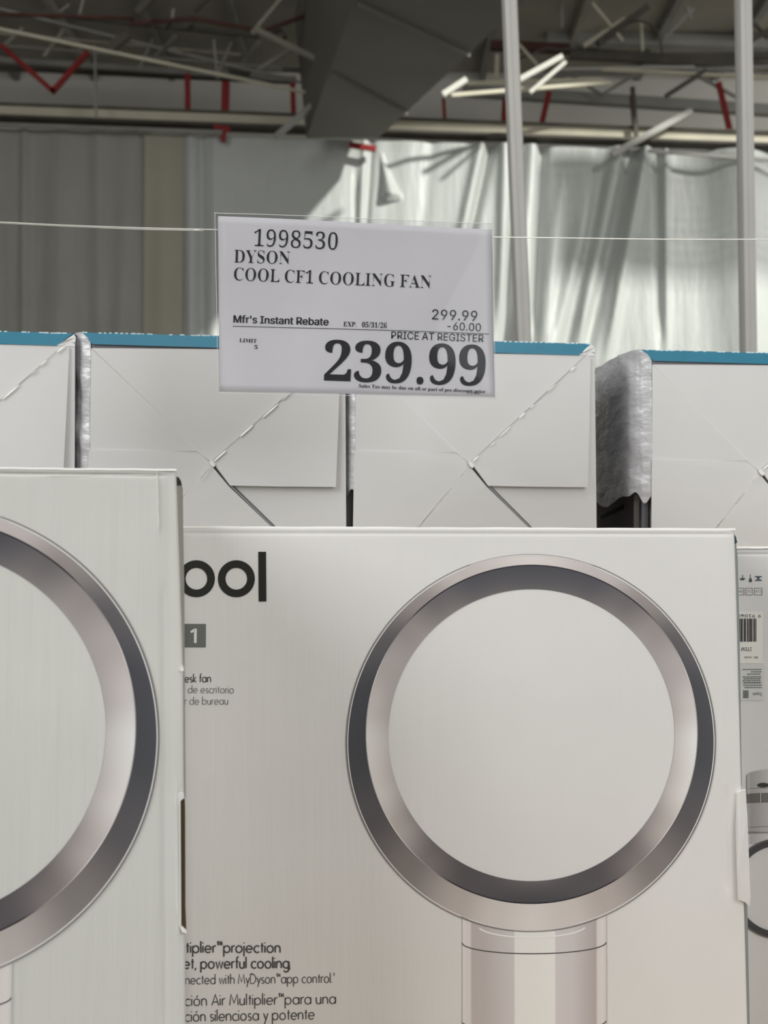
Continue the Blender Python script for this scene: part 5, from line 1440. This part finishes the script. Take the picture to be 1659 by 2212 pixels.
class BackCarton:
    def __init__(self, px, py, label, bulge, seed, side_v=-.03, topshift=0.0):
        self.cu, self.cv = frB.uv(px, py)
        self.vb = ZBK - frB.O.z - self.cv
        org = frB.w(self.cu + (uL + uR) / 2, self.cv + self.vb, -BACKD / 2)
        self.root = thing('back_carton', label, 'carton', org, frB.yaw, group='cartons lying in the back row')
        self.bulge, self.seed, self.side_v = bulge, seed, side_v
        self.make()

    def w(self, u, v, d=0.0):
        return frB.w(self.cu + u, self.cv + v, d)

    def pw(self, px, py, d=0.0):
        u, v = shB(px, py)
        return self.w(u, v, d)

    def slab(self, name, pts, ds, m, back=.0012, label=None, notch=None):
        if not isinstance(ds, (list, tuple)):
            ds = [ds] * len(pts)
        n = len(pts)
        vs = [self.pw(x, y, d) for (x, y), d in zip(pts, ds)] + [self.pw(x, y, d - back) for (x, y), d in zip(pts, ds)]
        mb = MB()
        mb.add(vs, [tuple(range(n - 1, -1, -1)), tuple(range(n, 2 * n))] + [(i, (i + 1) % n, (i + 1) % n + n, i + n) for i in range(n)])
        return mb.build(name, m, self.root, label=label)

    def make(self):
        random.seed(self.seed)
        W_ = self.w
        # body: closed box behind the bottom flaps
        mb = MB()
        z0, z1 = self.vb, vT + .004
        q = [(uL + .001, 0), (uR - .0005, 0), (uR - .0005, -BACKD), (uL + .004, -BACKD)]
        mb.hexa([W_(u, z0, d) for u, d in q] + [W_(u, z1, d) for u, d in q])
        mb.build('body', board_dark, self.root)
        # right wall edge, seen beside the bottom flap
        self.slab('side_wall', [(1250, 764), (1284, 766), (1290, 1270), (1250, 1270), (1268, 1050)], .0006, board_back, back=.002)
        # bottom flaps
        bl, br = (749, 1250), (1290, 1250)
        c = (1015, 1003)
        self.slab('bottom_flap', [(769, 762), (1270, 766), (1250, 790), c], [.0012, .0012, .0012, .0020], board_back)
        self.slab('bottom_flap', [(768, 762), (1014, 1002), (985, 978), (767, 978)], [.0016, .0026, .0030, .0002], board_back)
        self.slab('bottom_flap', [(765, 976), (985, 977), (1014, 1004), (905, 1135), (775, 1250), (760, 1250)], [.0022, .0024, .0028, .0024, .002, .002], board_back)
        self.slab('bottom_flap', [(1268, 1045), (1268, 1250), (1250, 1250), (1140, 1130), (1040, 1030), (1060, 1020)], .0008, board_back)
        self.slab('bottom_flap', [(1008, 1001), (1050, 1052), (1137, 1137), (1266, 1250), (775, 1250), (893, 1130)], [.0030, .0042, .0042, .003, .0008, .0014], board_back, back=.0022)
        self.slab('bottom_flap', [(1016, 1000), (1100, 922), (1190, 838), (1266, 768), (1274, 772), (1270, 930), (1266, 1053), (1150, 1052), (1052, 1050)],
                  [.0040, .0042, .0042, .0030, .0030, .0050, .0062, .0062, .0058], board_back, back=.0022)
        # torn white fibres along the diagonal folds
        mb = MB()
        segs = [((1016, 1001), (1266, 768)), ((1012, 1010), (905, 1137))]
        for (xa, ya_), (xb, yb2) in segs:
            L = math.hypot(xb - xa, yb2 - ya_)
            ex, ey = (xb - xa) / L, (yb2 - ya_) / L
            s = 4.0
            while s < L - 6:
                ln = random.uniform(10, 44)
                e = min(s + ln, L - 2)
                wd = random.uniform(.5, 1.7)
                of = random.uniform(-1.0, 1.0)
                N = 5
                up, lo = [], []
                for i in range(N + 1):
                    t = s + (e - s) * i / N
                    ww = wd * math.sin(math.pi * (i + .35) / (N + .7)) ** .6
                    cx, cy = xa + ex * t - ey * of, ya_ + ey * t + ex * of
                    up.append(self.pw(cx - ey * ww, cy + ex * ww, .0056 - .002 * 0))
                    lo.append(self.pw(cx + ey * ww, cy - ex * ww, .0048))
                vs = up + lo
                mb.add(vs, [(i, i + 1, i + 2 + N, i + 1 + N) for i in range(N)])
                s = e + random.uniform(8, 44)
        mb.build('torn_fibres', board_edge, self.root, kind='stuff')
        # fold line shade and the flap edge's cast shadow, painted as grey strips
        mb = MB()
        for pts, wd in (([(1016, 998), (1140, 884), (1266, 766)], 1.0),):
            for a, b in zip(pts, pts[1:]):
                L = math.hypot(b[0] - a[0], b[1] - a[1])
                nx, ny = -(b[1] - a[1]) / L * wd / 2, (b[0] - a[0]) / L * wd / 2
                mb.add([self.pw(a[0] + nx, a[1] + ny, .0047), self.pw(b[0] + nx, b[1] + ny, .0047), self.pw(b[0] - nx, b[1] - ny, .0047), self.pw(a[0] - nx, a[1] - ny, .0047)], [(0, 1, 2, 3)])
        for a, b, w1 in (((1016, 1003), (1051, 1050), 2.0), ((1051, 1050), (1138, 1137), 3.2), ((1138, 1137), (1266, 1270), 3.0)):
            L = math.hypot(b[0] - a[0], b[1] - a[1])
            nx, ny = (b[1] - a[1]) / L * w1, -(b[0] - a[0]) / L * w1
            mb.add([self.pw(*a, .0043), self.pw(*b, .0043), self.pw(b[0] + nx, b[1] + ny, .0040), self.pw(a[0] + nx, a[1] + ny, .0040)], [(0, 1, 2, 3)])
        mb.build('edge_shade', crease_m, self.root)
        # torn corner at the middle where the flaps lock
        self.slab('torn_tab', [(1009, 1000), (1015, 997), (1022, 1006), (1019, 1012), (1013, 1008)], .0058, board_edge, back=.002)
        # teal printed lid edge, sloping back to the top of the carton
        n = 24
        vs = []
        for i in range(n + 1):
            t = i / n
            x0, x1 = 770 + (1250 - 770) * t, 748 + (1280 - 748) * t
            yb_ = 754 + (768 - 754) * t
            yt = yb_ - 27.5
            wob = .5 * math.sin(i * 2.1 + self.seed) + .4 * math.sin(i * .9)
            u0_, v0_ = shB(x0, yb_)
            u1_, v1_ = shB(x1, yt + wob * .5)
            vs += [W_(u0_, v0_, .0022), W_(u1_, v1_, -.006), W_(u1_, v1_ + .0006, -.010), W_(u1_, v1_ - .001, -BACKD)]
        mb = MB()
        mb.add(vs, [(4 * i + k, 4 * i + 4 + k, 4 * i + 5 + k, 4 * i + 1 + k) for i in range(n) for k in range(3)])
        mb.build('teal_lid', teal, self.root)
        # glints painted as pale dashes along the top rim of the lid
        mb = MB()
        for i in range(n):
            for a in range(2):
                if random.random() < .75:
                    p0 = Vector(vs[4 * i + 1]).lerp(Vector(vs[4 * i + 5]), a * .5)
                    p1 = Vector(vs[4 * i + 1]).lerp(Vector(vs[4 * i + 5]), a * .5 + random.uniform(.2, .5))
                    up = Vector((0, 0, 1)) * random.uniform(.0006, .0013)
                    o_ = frB.N * .0004
                    mb.add([p0 + o_ - up * 1.2, p1 + o_ - up * 1.2, p1 + o_ + up * .6, p0 + o_ + up * .6], [(0, 1, 2, 3)])
        mb.build('rim_glint', teal_edge, self.root, kind='stuff')
        # small white corner fold at the right end of the lid
        self.slab('corner_fold', [(1250, 767), (1266, 757), (1281, 743), (1285, 750), (1284, 770)], [.002, .002, -.004, -.002, .001], board_back, back=.002)
        # crumpled side sheet: leaves the left edge, bulges outwards and runs back
        b = self.bulge
        prof = [(0, .0006), (-.004 * b, -.001), (-.0105 * b, -.005), (-.0155 * b, -.011), (-.020 * b, -.020), (-.021 * b, -.05), (-.020 * b, -.10), (-.017 * b, -.15), (-.010 * b, -BACKD)]
        fine = []
        for a_, c_ in zip(prof, prof[1:]):
            k = 4
            for i in range(k):
                fine.append((a_[0] + (c_[0] - a_[0]) * i / k, a_[1] + (c_[1] - a_[1]) * i / k))
        fine.append(prof[-1])
        nv = 48
        vs = []
        topv = shB(770, 754)[1]
        topv2 = topv + .0146
        for j in range(nv + 1):
            s = j / nv
            for i, (du, dd) in enumerate(fine):
                q_ = i / (len(fine) - 1)
                tv = topv + (topv2 - topv) * min(1, (i / 9.0)) ** .8
                # scalloped lower rim
                low = self.side_v + .005 * math.sin(i * .33 + self.seed) + .003 * math.sin(i * .71 + self.seed * 2)
                v = tv + (low - tv) * s
                amp = .0026 * min(1, i / 2.0) * b
                wr = noise.noise(Vector((dd * 22 + self.seed, v * 40 + dd * 40, 1.7))) + .22 * noise.noise(Vector((dd * 60, v * 90 - dd * 50, self.seed)))
                ud = (Vector((-1, 0)) if i > 10 else Vector((-.7, .7)))
                vs.append(W_(uL + du + ud.x * wr * amp, v, dd + ud.y * wr * amp))
        m_ = len(fine)
        mb = MB()
        mb.add(vs, [(j * m_ + i, (j + 1) * m_ + i, (j + 1) * m_ + i + 1, j * m_ + i + 1) for j in range(nv) for i in range(m_ - 1)])
        o = mb.build('side_sheet', film, self.root, smooth=True, label='crumpled whitish sheet along the carton side')
        # strip below the sheet: grey inner panels
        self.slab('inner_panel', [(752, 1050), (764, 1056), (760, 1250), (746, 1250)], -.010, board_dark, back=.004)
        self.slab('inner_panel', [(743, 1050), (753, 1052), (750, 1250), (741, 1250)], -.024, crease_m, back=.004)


bc = [BackCarton(-147, 997, 'teal edged lying carton cropped by the left edge of the view', .9, 11),
      BackCarton(458, 1001, 'teal edged lying carton behind the left half of the price sign', 1.0, 5),
      BackCarton(1015, 1003, 'teal edged lying carton under the right half of the price sign, beside the dark gap', .62, 8),
      BackCarton(1640, 1020, 'teal edged lying carton right of the dark gap, crumpled whitish side showing', 1.0, 3)]
# black strap lying in the dark gap
t = thing('black_strap', 'short black strap lying slanted in the dark gap of the back row', 'strap', P(1330, 1110, 1.52))
mb = MB()
mb.bar(P(1296, 1118, 1.50), P(1356, 1090, 1.50), .006, .003)
mb.build('strap', mat('black_plastic', (.01, .01, .012), .4, .5), t)

# ------------------------------------------------------------------ supports under the cartons
zback = min(frB.w(frB.uv(px, py)[0], frB.uv(px, py)[1] + vB).z for px, py in ((458, 1001),))


def platform(name, label, x0, x1, y0, y1, ztop):
    t = thing(name, label, 'platform', ((x0 + x1) / 2, (y0 + y1) / 2, 0), group='wooden platforms under the cartons')
    n = 6
    for i in range(n):
        a = y0 + (y1 - y0) * i / n
        MB().box((x0, a + .004, ztop - .02), (x1, a + (y1 - y0) / n - .004, ztop)).build('board', timber, t)
    for x in (x0 + .05, (x0 + x1) / 2, x1 - .05):
        for y in (y0 + .05, y1 - .05):
            MB().box((x - .045, y - .045, 0), (x + .045, y + .045, ztop - .02)).build('leg', timber, t)


platform('display_platform', 'wooden platform carrying the upright printed cartons', -.75, .95, .70, 1.255, ZB - .0008)
platform('display_platform', 'wooden platform carrying the back row of lying cartons', -.85, .95, 1.265, 1.86, ZBK - .004)

# ------------------------------------------------------------------ price sign on its line
frS = Frame(766, 660, 1.15, 8.5)


def curl(x, y):
    """slight waviness of the sheet of paper"""
    return .0016 * math.sin((x - 460) / 600 * math.pi) + .0009 * math.sin(x / 97.0 + y / 60.0) + .003 * ((y - 660) / 200) ** 2 * .4


def wS(px, py, lift=0.0):
    u, v = frS.uv(px, py)
    return frS.w(u, v, curl(px, py) + lift)


def bil(c, s, t):
    (ax, ay), (bx, by), (cx, cy), (dx, dy) = c
    return (ax * (1 - s) * (1 - t) + bx * s * (1 - t) + cx * s * t + dx * (1 - s) * t,
            ay * (1 - s) * (1 - t) + by * s * (1 - t) + cy * s * t + dy * (1 - s) * t)


def sheetgrid(c, lift, nx=36, ny=24, thick=.0002):
    vs, fs = [], []
    for L in (lift, lift - thick):
        for j in range(ny + 1):
            for i in range(nx + 1):
                x, y = bil(c, i / nx, j / ny)
                vs.append(wS(x, y, L))
    n = nx + 1
    N = n * (ny + 1)
    for j in range(ny):
        for i in range(nx):
            a = j * n + i
            fs.append((a, a + n, a + n + 1, a + 1))
            fs.append((N + a, N + a + 1, N + a + n + 1, N + a + n))
    rim = [(i, i + 1) for i in range(nx)] + [(i * n + nx, (i + 1) * n + nx) for i in range(ny)] + [(ny * n + i + 1, ny * n + i) for i in range(nx)] + [((i + 1) * n, i * n) for i in range(ny)]
    fs += [(a, b, N + b, N + a) for a, b in rim]
    mb = MB()
    mb.add(vs, fs)
    return mb


base = wS(768, 480)
ps = thing('price_sign', 'white paper price sign in a clear sleeve hanging on the line, reading 239.99', 'sign', base, frS.yaw)
SLV = [(463, 462), (1062, 485), (1070, 863), (471, 849)]
sheetgrid(SLV, .0022).build('clear_sleeve', clear, ps, smooth=True)
sheetgrid([(471, 468), (1063, 497), (1068, 858), (474, 846)], .0006).build('paper', paper_m, ps, smooth=True)
paper = ps.children[-1]
for q in ps.children:
    if q.name.startswith('paper'):
        paper = q
fold_m = mat('sleeve_rim', (.78, .78, .78), .22, .8)
for a, b, w_ in (((463, 462.5), (1062, 485.5), 1.8), ((470.5, 849.5), (1069, 863.5), 1.3), ((464, 462), (471.5, 849), 1.3), ((1062, 485), (1070, 863), 1.2)):
    mb = MB()
    pts = []
    for i in range(25):
        t_ = i / 24
        pts.append(wS(a[0] + (b[0] - a[0]) * t_, a[1] + (b[1] - a[1]) * t_, .0026))
    mb.tube(pts, w_ / 2600 * 1.15 * .35, 6)
    mb.build('sleeve_rim', fold_m, ps, smooth=True)
wI = lambda x, y: wS(x, y, .0011)
SB = dict(capunits=672)
LINES = [
    ('1998530', 548, 533, 728, 541, 35, SERIF, 20, 4, sign_ink),
    ('DYSON', 505, 568, 626, 572, 27, SERIF, 14, 3, sign_ink),
    ('COOL CF1 COOLING FAN', 505, 606, 930, 624, 27, SERIF, 14, 3, sign_ink),
    ("Mfr's Instant Rebate", 504, 697, 708, 704, 16, SANS, 0, 0, sign_ink),
    ('EXP.', 741, 706, 769, 707, 10, SERIF, 3, 0, sign_ink),
    ('05/31/26', 781, 708, 834, 710, 11, SERIF, 4, 0, sign_ink),
    ('299.99', 932, 691, 1030, 694, 22, SANS, 0, 0, sign_ink),
    ('-60.00', 965, 713, 1038, 716, 17, SANS, 0, 0, sign_ink),
    ('PRICE AT REGISTER', 844, 733, 1044, 739, 16, SANS, 0, 0, sign_ink),
    ('LIMIT', 517, 739, 554, 741, 8, SERIF, 3, 0, sign_ink),
    ('5', 549, 754, 556, 754.3, 8, SERIF, 5, 0, sign_ink),
    ('239.99', 699, 823, 1047, 834, 83, SERIF, 0, 0, sign_ink),
    ('Sales Tax may be due on all or part of pre-discount price', 774, 838, 1047, 850, 7.5, SERIF, 4, 0, sign_ink),
    ('E/P/06', 1008, 852, 1034, 853, 6, SERIF, 10, 3, sign_ink_soft),
]
for s, x0, y0, x1, y1, cap, font, dx, dy, m in LINES:
    mb = MB()
    outline_text(mb, s, x0, y0, x1, y1, cap, wI, font, dx, dy, capunits=455 if font is SERIF else 516, space=170,
                 track=(-12 if s == '239.99' else 0))
    if s.startswith('Mfr'):
        outline_text(mb, s, x0 + 1.1, y0, x1 + 1.1, y1, cap, wI, font, dx, dy, capunits=516, space=170)
    mb.build('printed_line', m, paper)
mb = MB()
x = 503.0
while x < 1055:
    x2 = min(x + 2.4, 1056)
    f_ = lambda q: 704 + (q - 503) * .0305
    mb.add([wI(x, f_(x)), wI(x2, f_(x2)), wI(x2, f_(x2) + 1.5), wI(x, f_(x) + 1.5)], [(0, 3, 2, 1)])
    x += 3.2
mb.build('dotted_rule', sign_ink, paper)

# the line
ln = thing('sign_line', 'thin shiny horizontal line that the price sign hangs from', 'wire', P(768, 500, 1.15))


def wire_y(x):
    return 480 + 16 * x / 470 if x < 470 else (496 + (512 - 496) * (x - 470) / 597 if x < 1067 else 512 + 4.5 * (x - 1067) / 592)


pts = [wS(x, wire_y(x), -.0012) - frS.N * .0006 for x in range(-160, 1840, 40)]
MB().tube(pts, .00055, 8).build('strand', wire_m, ln, smooth=True)
pts = [wS(x, wire_y(x) + 1.8 - 2.4 * abs(x - 300) / 330, -.0018) - frS.N * .0006 for x in range(-160, 470, 30)]
MB().tube(pts, .0010, 8).build('strand', wire_m, ln, smooth=True)
